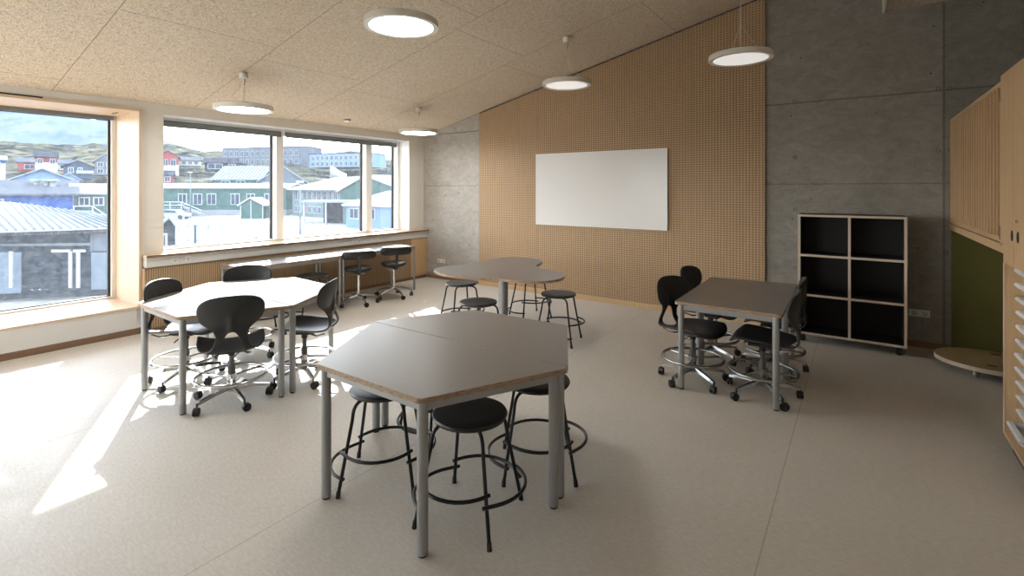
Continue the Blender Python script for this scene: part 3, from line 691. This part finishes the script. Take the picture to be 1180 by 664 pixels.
def furniture_castor(par,x,y,top,rw=.028,mt='black_rubber',hm='black_plastic',ang=.4):
    o=par.location; c=Vector((x-o.x,y-o.y,0)); u=Vector((math.cos(ang),math.sin(ang),0)); ax=Vector((-u.y,u.x,0))
    m=MB(); mt4=Matrix.Translation(c)@Matrix.Rotation(ang,4,'Z')
    m.box((-.03,-.025,top-.004),(.03,.025,top),mtx=mt4)
    for s_ in (-1,1): m.box((-.028,.017*s_-.002,rw*.7),(.014,.017*s_+.002,top-.003),mtx=mt4)
    m.box((-.02,-.018,top-.014),(.02,.018,top-.003),mtx=mt4)
    cs=m.build('castor',hm,par)
    wc=c-u*.012+Vector((0,0,rw)); w=MB(); w.lathe([(.0001,-.012),(rw*.8,-.012),(rw,-.008),(rw,.008),(rw*.8,.012),(.0001,.012)],20,wc,0,True,'x',Matrix.Rotation(ang+PI/2,3,'Z')); w.build('wheel',mt,cs)
for x,y in ((bx0+.05,by0+.05),(bx1-.05,by0+.05),(bx0+.05,by1-.05),(bx1-.05,by1-.05)): furniture_castor(r,x,y,bz0,.033)
m=MB(); o=r.location; m.cyl((bx1-.012-o.x,-.003,1.34-o.z),.004,.003,8,0,'y'); m.build('screw','case_black',r)
# ------------------------------------------------------------------ round platform trolley
r=empty('round_trolley',(.965,6.10,0)); tag(r,'low oval plywood board on castors lying under the loft by the green wall','trolley')
m=MB(); n=56; m.prism([(.385*math.cos(2*PI*j/n),.345*math.sin(2*PI*j/n)) for j in range(n)],.088,.125,0,1,True)
m.build('board',['ply_board','pale_edge'],r)
for hx,hy in ((-.02,-.20),(.07,.22)):
    m=MB(); m.prism([(hx+.042*math.cos(2*PI*j/16),hy+.017*math.sin(2*PI*j/16)) for j in range(16)],.1252,.1262); m.build('hand_hole','case_black',r)
for x,y,mt in ((.85,5.93,'trunk_white'),(.70,6.22,'black_rubber'),(1.15,5.96,'black_rubber'),(1.10,6.30,'black_rubber')): furniture_castor(r,x,y,.088,.030,mt,'steel' if mt!='black_rubber' else 'black_plastic',.9)
# ------------------------------------------------------------------ loft unit on the right
XL=.76
m=MB(); m.box((.772,6.690,.0),(2.2,6.716,1.262)); tag(m.build('green_wall_board','green_board'),'olive green painted board at the back of the nook under the slatted loft','wall board')
r=empty('loft_bed_unit',(XL+.02,5.5,1.24)); tag(r,'oak loft box with closed beam base above the green nook','loft unit')
m=MB(); rb(m,r,(XL,4.415,1.245),(XL+.025,6.715,1.30)); rb(m,r,(XL-.004,4.488,1.285),(XL,6.715,1.305)); m.build('front_beam','oak',r)
m=MB(); rb(m,r,(XL+.025,4.49,1.25),(XR-.01,6.714,1.30)); m.build('loft_floor','oak_y',r)
m=MB(); rb(m,r,(1.25,4.50,1.30),(1.28,6.714,2.37)); m.build('inner_panel','oak_brown',r)
r=empty('slatted_gate',(XL+.012,5.55,1.31)); tag(r,'oak gate of upright slats guarding the loft, hinged at its right','gate')
ys0,ys1,zs0,zs1=4.49,6.70,1.312,2.368
m=MB(); rb(m,r,(XL,ys0,zs0),(XL+.022,ys1,zs0+.035)); m.build('bottom_rail','oak_y',r)
m=MB(); rb(m,r,(XL,ys0,zs1-.030),(XL+.022,ys1,zs1)); m.build('top_rail','oak_y',r)
ns=22
for i in range(ns):
    y=ys0+.018+(ys1-ys0-.036)*i/(ns-1); m=MB(); rb(m,r,(XL+.001,y-.015,zs0+.035),(XL+.046,y+.015,zs1-.030)); m.build('slat','oak',r)
for z in (1.33,2.23):
    m=MB(); rb(m,r,(XL-.006,ys0-.006,z),(XL+.001,ys0+.012,z+.09)); m.build('hinge','steel',r)
r=empty('storage_cabinet',(XL+.25,4.0,0)); tag(r,'tall oak cabinet at the right frame edge, open below for white trays','cabinet')
zc=2.40
m=MB(); rb(m,r,(XL,4.385,.10),(XL+.45,4.41,1.189)); m.build('side_panel','oak',r)
m=MB(); rb(m,r,(XL-.003,4.382,.10),(XL,4.412,1.189)); m.build('side_edge','oak_pale',r)
m=MB(); rb(m,r,(XL-.002,4.155,1.19),(XL+.45,4.412,1.305)); rb(m,r,(XL-.002,4.155,1.306),(XL+.45,4.485,zc)); m.build('upper_panel','oak',r)
m=MB(); rb(m,r,(XL-.002,3.50,1.19),(XL+.45,4.152,zc)); dr=m.build('door','oak',r)
o=r.location
for par,y in ((r,4.185),(r,4.05)):
    m=MB(); m.lathe([(.0001,-.004),(.014,-.004),(.024,-.002),(.026,.0)],20,(XL-.003-o.x,y-o.y,1.378),0,True,'x',Matrix.Diagonal((1,1,1.0))); q=m.build('finger_hole','case_black',par)
    for v in q.data.vertices: v.co.z=1.378+(v.co.z-1.378)*1.35
m=MB(); m.cyl((XL-.010-o.x,4.055-o.y,1.47),.009,.010,14,0,'x'); m.build('lock','steel',r)
m=MB(); rb(m,r,(XL-.002,3.50,.095),(XL+.45,4.385,.115)); m.build('bottom_panel','oak_y',r)
m=MB(); rb(m,r,(XL+.425,3.5,.115),(XL+.45,4.385,1.19)); m.build('back_panel','oak_y',r)
m=MB(); rb(m,r,(XL,3.50,.115),(XL+.45,3.525,1.19)); m.build('side_panel','oak',r)
m=MB(); rb(m,r,(XL+.035,3.50,0),(XL+.43,4.385,.095)); m.build('plinth','kick_dark',r)
def tray():
    r=empty('storage_tray',(0,0,0)); L_=.33; W_=.155
    prof=[(.0,.040),(-.006,.046),(-.010,.058),(.004,.066),(.02,.066),(.024,.058),(.034,.050),(.040,.030),(.050,.018),(.060,.0)]
    m=MB(); poly=[(x,z) for x,z in prof]+[(L_,0),(L_,.064),(.02,.064)]
    # tray body: bottom + walls
    m.box((.06,-W_+.02,0),(L_-.01,W_-.02,.003)); 
    for s_ in (-1,1): m.prismy([(.058,0),(L_-.01,0),(L_,.062),(.018,.062),(.040,.034)],s_*(W_-.012)-.0015,s_*(W_-.012)+.0015)
    m.box((L_-.006,-W_+.012,0),(L_,W_-.012,.062)); m.build('tray_body','tray_white',r)
    m=MB(); m.prismy([(.0,.036),(-.010,.046),(-.012,.060),(-.002,.068),(.020,.068),(.026,.060),(.020,.057),(.002,.058),(.002,.050),(.018,.040),(.030,.022),(.046,.004),(.062,.0),(.062,-.003),(.044,-.001),(.026,.016)],-W_,W_); m.build('front_lip','tray_white',r)
    m=MB()
    for s_ in (-1,1): m.box((-.002,s_*W_-.008*(s_>0),.060),(L_,s_*W_+.008*(s_<0),.066))
    m.build('side_rim','tray_white',r)
    return r
tp=tray(); ords=['lowest','second lowest','third from the bottom','fourth from the bottom','fifth from the bottom','sixth from the bottom','sixth from the top','fifth from the top','fourth from the top','third from the top','second from the top','topmost']
for k in range(12):
    o=tp if k==0 else copy_tree(tp)
    o.location=(XL+(.055 if k else .015)+.004*math.sin(k*7.3),4.222,.1215+.0883*k); tag(o,'white plastic storage tray in the oak cabinet, '+ords[k]+' of the stack' if k else 'white plastic storage tray in the oak cabinet, the lowest one, pulled out a little','storage tray','white trays in the oak cabinet')
# ================================================================== outdoors
ZG=-3.0
m=MB(); m.box((-700,-300,ZG-.5),(-7.9,420,ZG)); struct(m.build('lot','lot_ground'))
bpy.data.objects['lot'].name='ground_outside'
# rocky hill: a terrain built on a fan of distances around the window
def hillmesh():
    import mathutils
    nu,nd=120,70; vs=[];fs=[]
    for j in range(nd):
        dep=112*(420/112)**(j/(nd-1))
        for i in range(nu):
            u=-320+ (1000)*i/(nu-1)
            uu=max(-60,min(480,u))
            sky=164+ (uu-0)*.030 if uu<130 else 168+(uu-130)*.055
            top=ZV(sky,330); t=max(0,min(1,(dep-112)/(330-112))); base=ZG-1
            z=base+(top-base)*(t**.75)
            p=AT(u,CY,dep); nz=mathutils.noise.fractal(Vector((p.x*.028,p.y*.028,0)),1.0,2.1,6)
            z+=nz*(1.2+4.2*t)*min(1,t*6); vs.append((p.x,p.y,z if dep<345 else z-(dep-345)*.25))
    for j in range(nd-1):
        for i in range(nu-1): a=j*nu+i; fs.append((a,a+1,a+nu+1,a+nu))
    m=MB(); m.add(vs,fs,0,True); return struct(m.build('rocky_hill','hill_ground',merge=False))
hillmesh()
def mountain():
    import mathutils
    nu,nd=110,26; vs=[];fs=[]; sk=[(-400,95),(-60,112),(60,126),(130,143),(187,158),(230,170),(262,181),(300,190),(420,200),(700,205)]
    for j in range(nd):
        t=j/(nd-1); dep=2000+1600*t
        for i in range(nu):
            u=-400+1100*i/(nu-1)
            for k in range(1,len(sk)):
                if u<=sk[k][0]: q=(u-sk[k-1][0])/(sk[k][0]-sk[k-1][0]); v=sk[k-1][1]+(sk[k][1]-sk[k-1][1])*q; break
            top=ZV(v,3300); p=AT(u,CY,dep)
            tt=min(1,t/.8); z=-20+(top+20)*(tt**.8)*(1 if t<=.8 else 1-(t-.8)*1.5)
            z+=mathutils.noise.fractal(Vector((p.x*.0016,p.y*.0016,3)),1.0,2.1,7)*70*math.sin(PI*min(1,t*1.0))
            vs.append((p.x,p.y,z))
    for j in range(nd-1):
        for i in range(nu-1): a=j*nu+i; fs.append((a,a+1,a+nu+1,a+nu))
    m=MB(); m.add(vs,fs,0,True); return struct(m.build('far_mountain','hazy_rock',merge=False))
mountain()
def house(name,label,ul,ur,dl,dr,zb,zw,zr,width,wallm,roofm,wins=(),gable=False,over=.4,base=0,basem='base_out',seams=0,group=None,cat='house',trim=True,face=None,ridge_off=.5):
    """front face runs from pixel column ul (distance dl) to ur (distance dr); wins=(x0,x1,z0,z1) fractions of the front"""
    if face is None and cat in ('house','playhouse'): face=(ul+ur)/2
    if face is None: a=AT(ul,CY,dl); b=AT(ur,CY,dr)
    else:      # the front looks straight at the window
        n=AT(face,CY,1); n.z=0; n.normalize(); k=n.dot(Vector((*AT(face,CY,dl+(dr-dl)*(face-ul)/(ur-ul))[:2],0)))
        def hit(u):
            q=AT(u,CY,1); q.z=0; return q*(k/q.dot(n))
        a=hit(ul); b=hit(ur)
    a.z=b.z=0; d=b-a; Lh=d.length; ang=math.atan2(d.y,d.x)
    r=empty(name,(a.x,a.y,zb),ang); tag(r,label,cat,group)
    hw=zw-zb; hr=zr-zb
    m=MB()
    if gable: m.prismy([(0,0),(Lh,0),(Lh,hw),(Lh*ridge_off,hr),(0,hw)],0,width)
    else: m.prismx([(0,0),(width,0),(width,hw),(width*ridge_off,hr),(0,hw)],0,Lh)
    m.build('wall',wallm,r)
    if base:
        m=MB(); m.box((-.05,-.06,-.5),(Lh+.05,width+.05,base)); m.build('foundation',basem,r)
    m=MB(); th=.22
    if gable:
        xr=Lh*ridge_off
        for (x0,z0) in ((0,hw),(Lh,hw)):
            dx=(x0-xr); sl=(z0-hr)/abs(dx); e=x0+math.copysign(over,dx); ez=z0+sl*over
            m.prismy([(e,ez+.02),(xr,hr+.02),(xr,hr+th),(e,ez+th)],-over,width+over)
    else:
        yr=width*ridge_off
        for (y0,z0) in ((0,hw),(width,hw)):
            dy=(y0-yr); sl=(z0-hr)/abs(dy); e=y0+math.copysign(over,dy); ez=z0+sl*over
            m.prismx([(e,ez+.02),(yr,hr+.02),(yr,hr+th),(e,ez+th)],-over,Lh+over)
    rf=m.build('roof',roofm,r)
    if seams and not gable:
        m=MB(); yr=width*ridge_off; sl=(hr-hw)/yr
        for i in range(seams+1):
            x=Lh*i/seams; m.add([(x-.07,-over,hw-sl*over+th),(x+.07,-over,hw-sl*over+th),(x+.07,yr,hr+th),(x-.07,yr,hr+th),(x-.07,-over,hw-sl*over+th+.12),(x+.07,-over,hw-sl*over+th+.12),(x+.07,yr,hr+th+.12),(x-.07,yr,hr+th+.12)],[(4,5,6,7),(0,4,7,3),(1,2,6,5),(0,1,5,4)])
        m.build('standing_seam','pole_grey',rf)
    for (x0,x1,z0,z1) in wins:
        X0,X1,Z0,Z1=x0*Lh,x1*Lh,z0*hw,z1*hw; t=.14
        if gable: Z0,Z1=z0*hw,z1*hw
        m=MB(); m.box((X0-t,-.10,Z0-t),(X1+t,-.005,Z1+t)); f=m.build('window','trim_out',r)
        m=MB(); m.box((X0,-.13,Z0),(X1,-.101,Z1)); m.build('pane','pane_out',f)
        m=MB(); m.box(((X0+X1)/2-.05,-.15,Z0),((X0+X1)/2+.05,-.131,Z1)); m.build('glazing_bar','trim_out',f)
    return r
def row(n,x0,x1,z0,z1,frac=.5):
    w=(x1-x0)/n; return [(x0+w*(i+.5-frac/2),x0+w*(i+.5+frac/2),z0,z1) for i in range(n)]
# --- green long building, window 2
dG=86
house('green_schoolhouse','long dark green building with white framed windows and snow covered roof behind the shed',170,330,dG,dG+2,ZG,ZV(217,dG),ZV(212.5,dG+5),10,'clad_green','snow_roof',
   [(.225,.275,.42,.78),(.33,.385,.42,.78),(.43,.485,.42,.78),(.60,.655,.42,.78),(.715,.765,.42,.78),(.845,.90,.30,.78)],base=1.0,cat='building')
house('green_house','green house with standing seam metal roof rising behind the long green building',246,300,100,101,ZG,ZV(206.5,100),ZV(193,107),11,'clad_green','light_roof',[(.18,.34,.72,.94),(.50,.66,.72,.94)],seams=13,cat='building')
house('red_gable_building','building with red lower walls and wide grey gable end beside the metal roofed house',298,352,100.5,104,ZG,ZV(209,102),ZV(192,102),18,'clad_grey','light_roof',[(.08,.2,.30,.55),(.30,.42,.30,.55),(.62,.82,.30,.55)]+[(.10,.2,.74,.95),(.25,.35,.74,.95),(.42,.52,.74,.95)],gable=True,base=5.2,basem='clad_red',cat='building')
# stair and landing at the green building
def stair():
    a=AT(192,CY,84); r=empty('entrance_stair',(a.x,a.y,ZG),YAW); tag(r,'white outdoor stair with railings along the long green building','stair')
    m=MB(); m.box((-1.5,0,1.4),(2.6,1.6,1.40)); m.build('landing','trim_out',r)
    m=MB()
    for i in range(8): m.box((2.6+i*.42,0,1.4-i*.18),(3.05+i*.42,1.6,1.5-i*.18))
    m.build('step','trim_out',r)
    for z in (.4,.95):
        m=MB(); m.tube([(-1.5,-.05,1.5+z),(2.6,-.05,1.5+z),(6.0,-.05,.05+z)],.09,6); m.build('railing','trim_out',r)
    for x in (-1.4,.6,2.5): 
        m=MB(); m.box((x-.07,-.1,0),(x+.07,.05,2.45)); m.build('post','trim_out',r)
stair()
# --- hall building, window 3
dH=82
house('green_hall','pale green hall with a row of white windows and a bright white roof',337,393,dH+6,dH-6,ZG,ZV(218,dH),ZV(206,dH+14),17,'clad_sage','snow_roof',row(9,.04,.96,.62,.92,.5)+row(9,.04,.96,.16,.36,.45),cat='building',over=.8)
house('green_hall_wing','dark green gabled wing of the hall seen through the right panes',392,470,74,66,ZG,ZV(221,70),ZV(203,70),18,'clad_green','snow_roof',[],gable=True,cat='building',ridge_off=.42)
house('low_annex','low pale annex with white roof in front of the green hall wing',399,500,60,52,ZG,ZV(238,56),ZV(222,62),14,'clad_paleblue','snow_roof',[(.06,.16,.45,.85),(.28,.36,.45,.85)],cat='building')
def porch():
    a=AT(362,CY,66); r=empty('entrance_porch',(a.x,a.y,ZG),YAW-.1); tag(r,'flat roofed entrance porch with dark doorway before the green hall','porch')
    m=MB(); m.box((-1,-1.5,2.9),(8.2,5,3.15)); m.build('porch_roof','light_roof',r)
    for x in (-.8,2.2): 
        m=MB(); m.box((x-.1,-1.2,0),(x+.1,-1.0,2.9)); m.build('post','trim_out',r)
    m=MB(); m.box((.3,2,0),(4,2.2,2.9)); m.build('doorway','clad_black',r)
    m=MB(); m.box((4.0,0,0),(8,4,2.9)); m.build('wall','clad_sage',r)
porch()
# --- apartment blocks on the hill
house('apartment_block','grey flat roofed apartment block on the hilltop behind the green buildings',256,347,215,205,ZV(192,212),ZV(170,210),ZV(169,210),14,'clad_grey','dark_roof',row(14,.02,.98,.55,.80,.5)+row(14,.02,.98,.12,.36,.5),cat='apartment block',over=.2)
house('apartment_block','long pale blue apartment block on the hilltop above the flag',357,420,190,182,ZV(193,188),ZV(177,186),ZV(176,186),14,'clad_paleblue','dark_roof',row(11,.02,.98,.55,.82,.5)+row(11,.02,.98,.12,.38,.5),cat='apartment block',over=.2)
# --- houses on the slope
house('dark_house','black timber house with lit white windows above the metal roof',236,274,140,140,ZV(197,140),ZV(188,140),ZV(183,144),9,'clad_black','dark_roof',[(.10,.52,.30,.85),(.72,.92,.30,.85)],cat='house')
house('red_house','red house with white ground floor seen at the left edge of the long window',180,206,150,150,ZV(202,150),ZV(181,150),ZV(174,150),9,'clad_red','dark_roof',[(.3,.5,.55,.85),(.65,.85,.55,.85)],base=3.2,basem='trim_out',gable=True)
house('small_red_house','small red house half cut by the left edge of the long window',178,200,118,118,ZV(212,118),ZV(202,118),ZV(197,118),8,'clad_red','dark_roof',[(.55,.8,.3,.8)])
house('long_white_house','long low pale house beside the red one on the slope',206,232,160,160,ZV(191,160),ZV(185,160),ZV(182,164),8,'trim_out','grey_roof',row(3,.1,.9,.3,.8,.5))
house('red_twin_house','tall red house with two white windows and a dark roof on the hillside',41,66,140,140,ZV(197,140),ZV(181,140),ZV(176,144),9,'clad_red','dark_roof',[(.10,.30,.55,.85),(.68,.88,.55,.85)],base=2.4,basem='trim_out')
house('low_red_house','low red house with a pale side wing left of the tall red one',20,41,152,154,ZV(197,153),ZV(187,153),ZV(183,157),8,'clad_red','grey_roof',[(.4,.95,.25,.7)])
house('low_white_house','low white house with grey roof right of the tall red house',66,88,154,154,ZV(196,154),ZV(189,154),ZV(185,158),8,'trim_out','grey_roof',row(3,.1,.9,.3,.8,.5))
house('navy_house','dark blue gabled house with two white windows above the green building',73,107,118,116,ZV(206,117),ZV(192,117),ZV(186,117),10,'clad_darkblue','dark_roof',[(.18,.32,.52,.88),(.50,.62,.52,.88)],gable=True)
house('navy_shed','small dark blue shed in front of the navy gabled house',91,105,104,104,ZV(206,104),ZV(200,104),ZV(198,106),5,'clad_darkblue','light_roof',[])
house('grey_house','grey gabled house at the right edge of the box window view',108.5,136,136,134,ZV(202,135),ZV(186,135),ZV(177,135),11,'clad_grey','light_roof',[(.15,.36,.62,.9),(.52,.80,.62,.9),(.15,.36,.15,.42),(.52,.80,.15,.42)],gable=True)
house('blue_white_house','blue house with white lower wall at the far left edge of the view',-24,6,116,114,ZV(206,115),ZV(184,115),ZV(179,115),10,'clad_blue','light_roof',[(.6,.8,.55,.85)],base=3.6,basem='trim_out')
house('pale_blue_house','wide pale blue gabled house behind the long blue building',16,79,88,86,ZV(212,87),ZV(206,87),ZV(195,87),10,'clad_paleblue','light_roof',[(.28,.45,.1,.7),(.52,.66,.1,.7)],gable=True,over=.8)
house('pale_blue_house_small','smaller pale blue gabled house beside the wide one',66,92,102,102,ZV(214,102),ZV(207,102),ZV(200,102),8,'clad_paleblue','light_roof',[],gable=True)
dB=56
house('blue_building','long bright blue building with grey corrugated roof and vents',-70,84,dB,dB+2,ZG,ZV(224.5,dB),ZV(210,dB+8),16,'clad_blue','grey_roof',[(.36,.44,.55,.86)],cat='building',over=.6,face=78)
for u,l in ((42,'left'),(54,'middle'),(61,'right')):
    p=AT(u,CY,dB+4); z=ZV(214,dB+4); m=MB(); m.tube([(0,0,-1.2),(0,0,.5)],.3,10); m.cyl((0,0,.5),.55,.3,12); tag(m.build('roof_vent','light_roof',loc=(p.x,p.y,z)),l.capitalize()+' one of the three pale vents on the blue building roof','roof vent','vents on the blue building')
house('green_building','green building with pale roof right of the bright blue one',85.5,128,60,59.5,ZG,ZV(223,60),ZV(213.5,64),6,'clad_green','light_roof',[(.15,.38,.66,.86),(.54,.77,.66,.86)],cat='building',over=.5,face=88)
def rail():
    a=AT(84,CY,55); r=empty('stair_railing',(a.x,a.y,ZG),YAW); tag(r,'white handrail descending in front of the green building by the blue one','railing')
    for z in (2.2,2.75): 
        m=MB(); m.tube([(0,0,z),(2.2,0,z),(5.6,0,z-2.3)],.06,6); m.build('rail','trim_out',r)
    m=MB(); m.box((0,0,1.3),(2.2,1.5,1.5)); m.build('landing','trim_out',r)
    for x in (.1,2.2,4.2): 
        m=MB(); m.box((x-.05,-.05,-.0),(x+.05,.05,2.7-max(0,(x-2.2))*.67)); m.build('post','trim_out',r)
rail()
# --- pavilion right outside the box window
def pavilion():
    A0=AT(-150,272,19.0); A1=AT(172,261,21.0); R0=AT(-150,219,33); R1=AT(20,234,32); R2=AT(172,255,24.5)
    r=empty('pavilion',(A1.x,A1.y,ZG)); tag(r,'dark low pavilion with white standing seam metal roof close outside the box window','building'); o=r.location
    P=[A0,A1,R2,R1,R0]; P=[p-o for p in P]
    m=MB(); n=5; vs=[p for p in P]+[p-Vector((0,0,.18)) for p in P]
    m.add(vs,[(0,1,2),(0,2,3),(0,3,4),(5,7,6),(5,8,7),(5,9,8)]+[(i,(i+1)%5,5+(i+1)%5,5+i) for i in range(5)]); rf=m.build('roof','snow_roof',r)
    top=[P[4],P[3],P[2]]
    def ontop(t):
        L1=(P[3]-P[4]).length; L2=(P[2]-P[3]).length; s=t*(L1+L2)
        return P[4].lerp(P[3],s/L1) if s<=L1 else P[3].lerp(P[2],min(1,(s-L1)/L2))
    for i in range(31):
        t=i/30; a=ontop(max(0,t-.22+.04)); b=P[0].lerp(P[1],min(1,t)); 
        m=MB(); m.tube([a+Vector((0,0,.03)),b+Vector((0,0,.03))],.055,4); m.build('standing_seam','pole_grey',rf)
    m=MB()
    for i in range(70):
        p=P[0].lerp(P[1],(i+.5)/70)+Vector((0,0,-.10)); m.box((p.x-.05,p.y-.10,p.z-.07),(p.x+.05,p.y+.03,p.z+.05))
    m.build('snow_guard','dark_roof',r)
    def wall(u0,u1,v0,v1,name,mt,push=0.0,th=.25):
        def on(u):
            t=(u+150)/322.0; p=A0.lerp(A1,t); q=AT(u,CY,1)-Vector((0,0,H)); q.normalize(); 
            dd=(Vector((p.x,p.y,0)).length+.55-push); return Vector((q.x*dd,q.y*dd,0)),(p-Vector((0,0,H))).length
        a,_=on(u0);b,_=on(u1); da=a.dot(FW); db=b.dot(FW)
        za0=max(ZG,ZV(v1,da)) ; zt0=ZV(v0,da)-.0; zb_=ZV(v0,db)
        d=(b-a).normalized(); nn=Vector((-d.y,d.x,0))
        vs=[a,b,b+nn*th,a+nn*th]; lo=za0
        V=[Vector((p.x,p.y,lo))-o for p in vs]+[Vector((p.x,p.y,zt))-o for p,zt in zip(vs,(zt0,zb_,zb_,zt0))]
        m=MB(); m.add(V,[(0,3,2,1),(4,5,6,7),(0,1,5,4),(1,2,6,5),(2,3,7,6),(3,0,4,7)]); return m.build(name,mt,r)
    wall(-150,170,266,352,'wall','clad_black')
    wall(-60,24,291,341,'glazing','shade_glass',.08,.05); wall(105,168,291,334,'glazing','shade_glass',.08,.05)
    wall(104,168,269,290,'side_cladding','clad_grey',.06,.05)
    wall(-150,170,283,285.5,'drip_line','pole_grey',.10,.05)
    for u in (12,80.5,89.5):  # narrow white uprights before the pavilion wall
        wall(u-1.8,u+1.8,290,332,'white_upright','trim_out',.5,.08)
    wall(59,80,288,291,'white_bar','trim_out',.5,.08); wall(84,98,288,291,'white_bar','trim_out',.5,.08)  # short white bars at the head of the uprights
pavilion()
# --- small things on the lot
def garden_shed():
    a=AT(277,CY,78); r=empty('garden_shed',(a.x,a.y,ZG),YAW); tag(r,'small green shed with white trim and pale roof on the lot','shed'); 
    L_,W_=3.6,3.0; zt=2.15; zr=3.15
    m=MB(); m.prismy([(0,0),(L_,0),(L_,zt),(L_*.45,zr),(0,zt)],0,W_); m.build('wall','clad_green',r)
    m=MB()
    for x0 in (0,L_):
        xr=L_*.45; s_=-1 if x0==0 else 1; e=x0+s_*.35; ez=zt-(zr-zt)/abs(x0-xr)*.35
        m.prismy([(e,ez+.02),(xr,zr+.02),(xr,zr+.22),(e,ez+.22)],-.3,W_+.3)
    m.build('roof','snow_roof',r)
    for x in (0,L_*.45,L_-.12):
        m=MB(); m.box((x,-.06,0),(x+.14,-.01,zt+(.7 if 0<x<3 else 0))); m.build('corner_trim','trim_out',r)
garden_shed()
house('playhouse','small dark playhouse with pale roof edge, lower left in the long window',184,202,36,36,ZG,ZV(262,36),ZV(252,36),2.4,'clad_black','light_roof',[(.05,.35,.3,.7)],gable=True,over=.25,cat='playhouse',ridge_off=.6)
a=AT(297,CY,40); r=empty('snowy_hut',(a.x,a.y,ZG),YAW); tag(r,'tiny snow covered hut roof just above the window sill','hut')
m=MB(); m.prismy([(-.6,0),(.6,0),(.6,.0),(0,.9),(-.6,.0)],0,1.5)
m=MB(); m.box((-.75,0,0),(.75,1.4,.35)); m.build('wall','clad_orange',r)
m=MB()
for s_ in (-1,1): m.prismy([(s_*1.05,.18),(0,1.0),(0,.82),(s_*1.05,.02)],-.2,1.6)
m.build('roof','snow_roof',r)
def pole(u,v0,dep,vtop,name,label,rad=.09,cat='lamp post',head=True):
    p=AT(u,CY,dep); h=ZV(vtop,dep)-ZG; r=empty(name,(p.x,p.y,ZG)); tag(r,label,cat)
    m=MB(); m.tube([(0,0,0),(0,0,h)],[rad*1.3,rad*.8],8); m.build('pole','pole_grey',r)
    if head:
        m=MB(); m.box((-.45,-.15,h-.05),(.35,.15,h+.15)); m.build('lamp_head','trim_out',r)
    return r
pole(219.5,250,80,199,'street_lamp','tall grey street lamp in front of the long green building')
pole(346,280,48,210,'street_lamp','tall grey street lamp standing on the lot before the hall',.07)
r=pole(380.5,205,110,190,'flagpole','pale flag flying on a pole above the hall roof',.08,'flag',False)
p=AT(380.5,CY,110); h=ZV(190,110)-ZG
m=MB(); vs=[];fs=[]
for i in range(9):
    for j in range(2):
        t=i/8; vs.append((RT.x*t*3.6,RT.y*t*3.6+.25*math.sin(t*7),h-.1-2.6*j*(1-.35*t)-t*1.9))
for i in range(8): fs.append((2*i,2*i+1,2*i+3,2*i+2))
m.add(vs,fs,0,True); fl=m.build('flag_cloth','trim_out',r); q=fl.modifiers.new('s','SOLIDIFY'); q.thickness=.04
# fence of thin posts on the lot
r=empty('wire_fence',tuple(AT(262,CY,44))[:2]+(ZG,)); tag(r,'wire fence with thin posts crossing the lot below the green building','fence'); o=r.location
pts=[AT(u,CY,44) for u in (206,217,228,240,254,267,279,292,304,316,332,346,360)]
for p in pts:
    m=MB(); m.tube([(p.x-o.x,p.y-o.y,0),(p.x-o.x,p.y-o.y,2.0)],.04,6); m.build('post','pole_grey',r)
m=MB()
for z in (1.95,1.3,.65,.1): m.tube([(p.x-o.x,p.y-o.y,z) for p in pts],.012,4)
m.build('wire','pole_grey',r)
p=AT(225,CY,38); m=MB(); m.tube([(0,0,0),(0,0,1.9)],.10,8); tag(m.build('bollard_post','clad_darkblue',loc=(p.x,p.y,ZG)),'single thick dark post standing on the lot below the green building','post')
def car(u,dep,label,col='trim_out'):
    p=AT(u,CY,dep); r=empty('parked_car',(p.x,p.y,ZG),YAW); tag(r,label,'car')
    m=MB(); m.prismy([(-2.1,.35),(2.1,.35),(2.15,.75),(1.9,.92),(1.1,1.0),(.55,1.45),(-1.1,1.48),(-1.9,1.0),(-2.15,.8)],0,1.7); m.build('body',col,r,bevel=.06)
    m=MB(); m.prismy([(.98,1.0),(.5,1.38),(-1.02,1.41),(-1.6,1.02)],-.02,1.72); m.build('side_window','pane_out',r)
    for x in (-1.35,1.35):
        for y in (-.02,1.5): 
            m=MB(); m.lathe([(.0001,0),(.32,0),(.33,.02),(.33,.2),(.0001,.22)],16,(x,y,.33),0,True,'y'); m.build('wheel','black_rubber',r)
car(197,76,'pale car parked below the white outdoor stair');
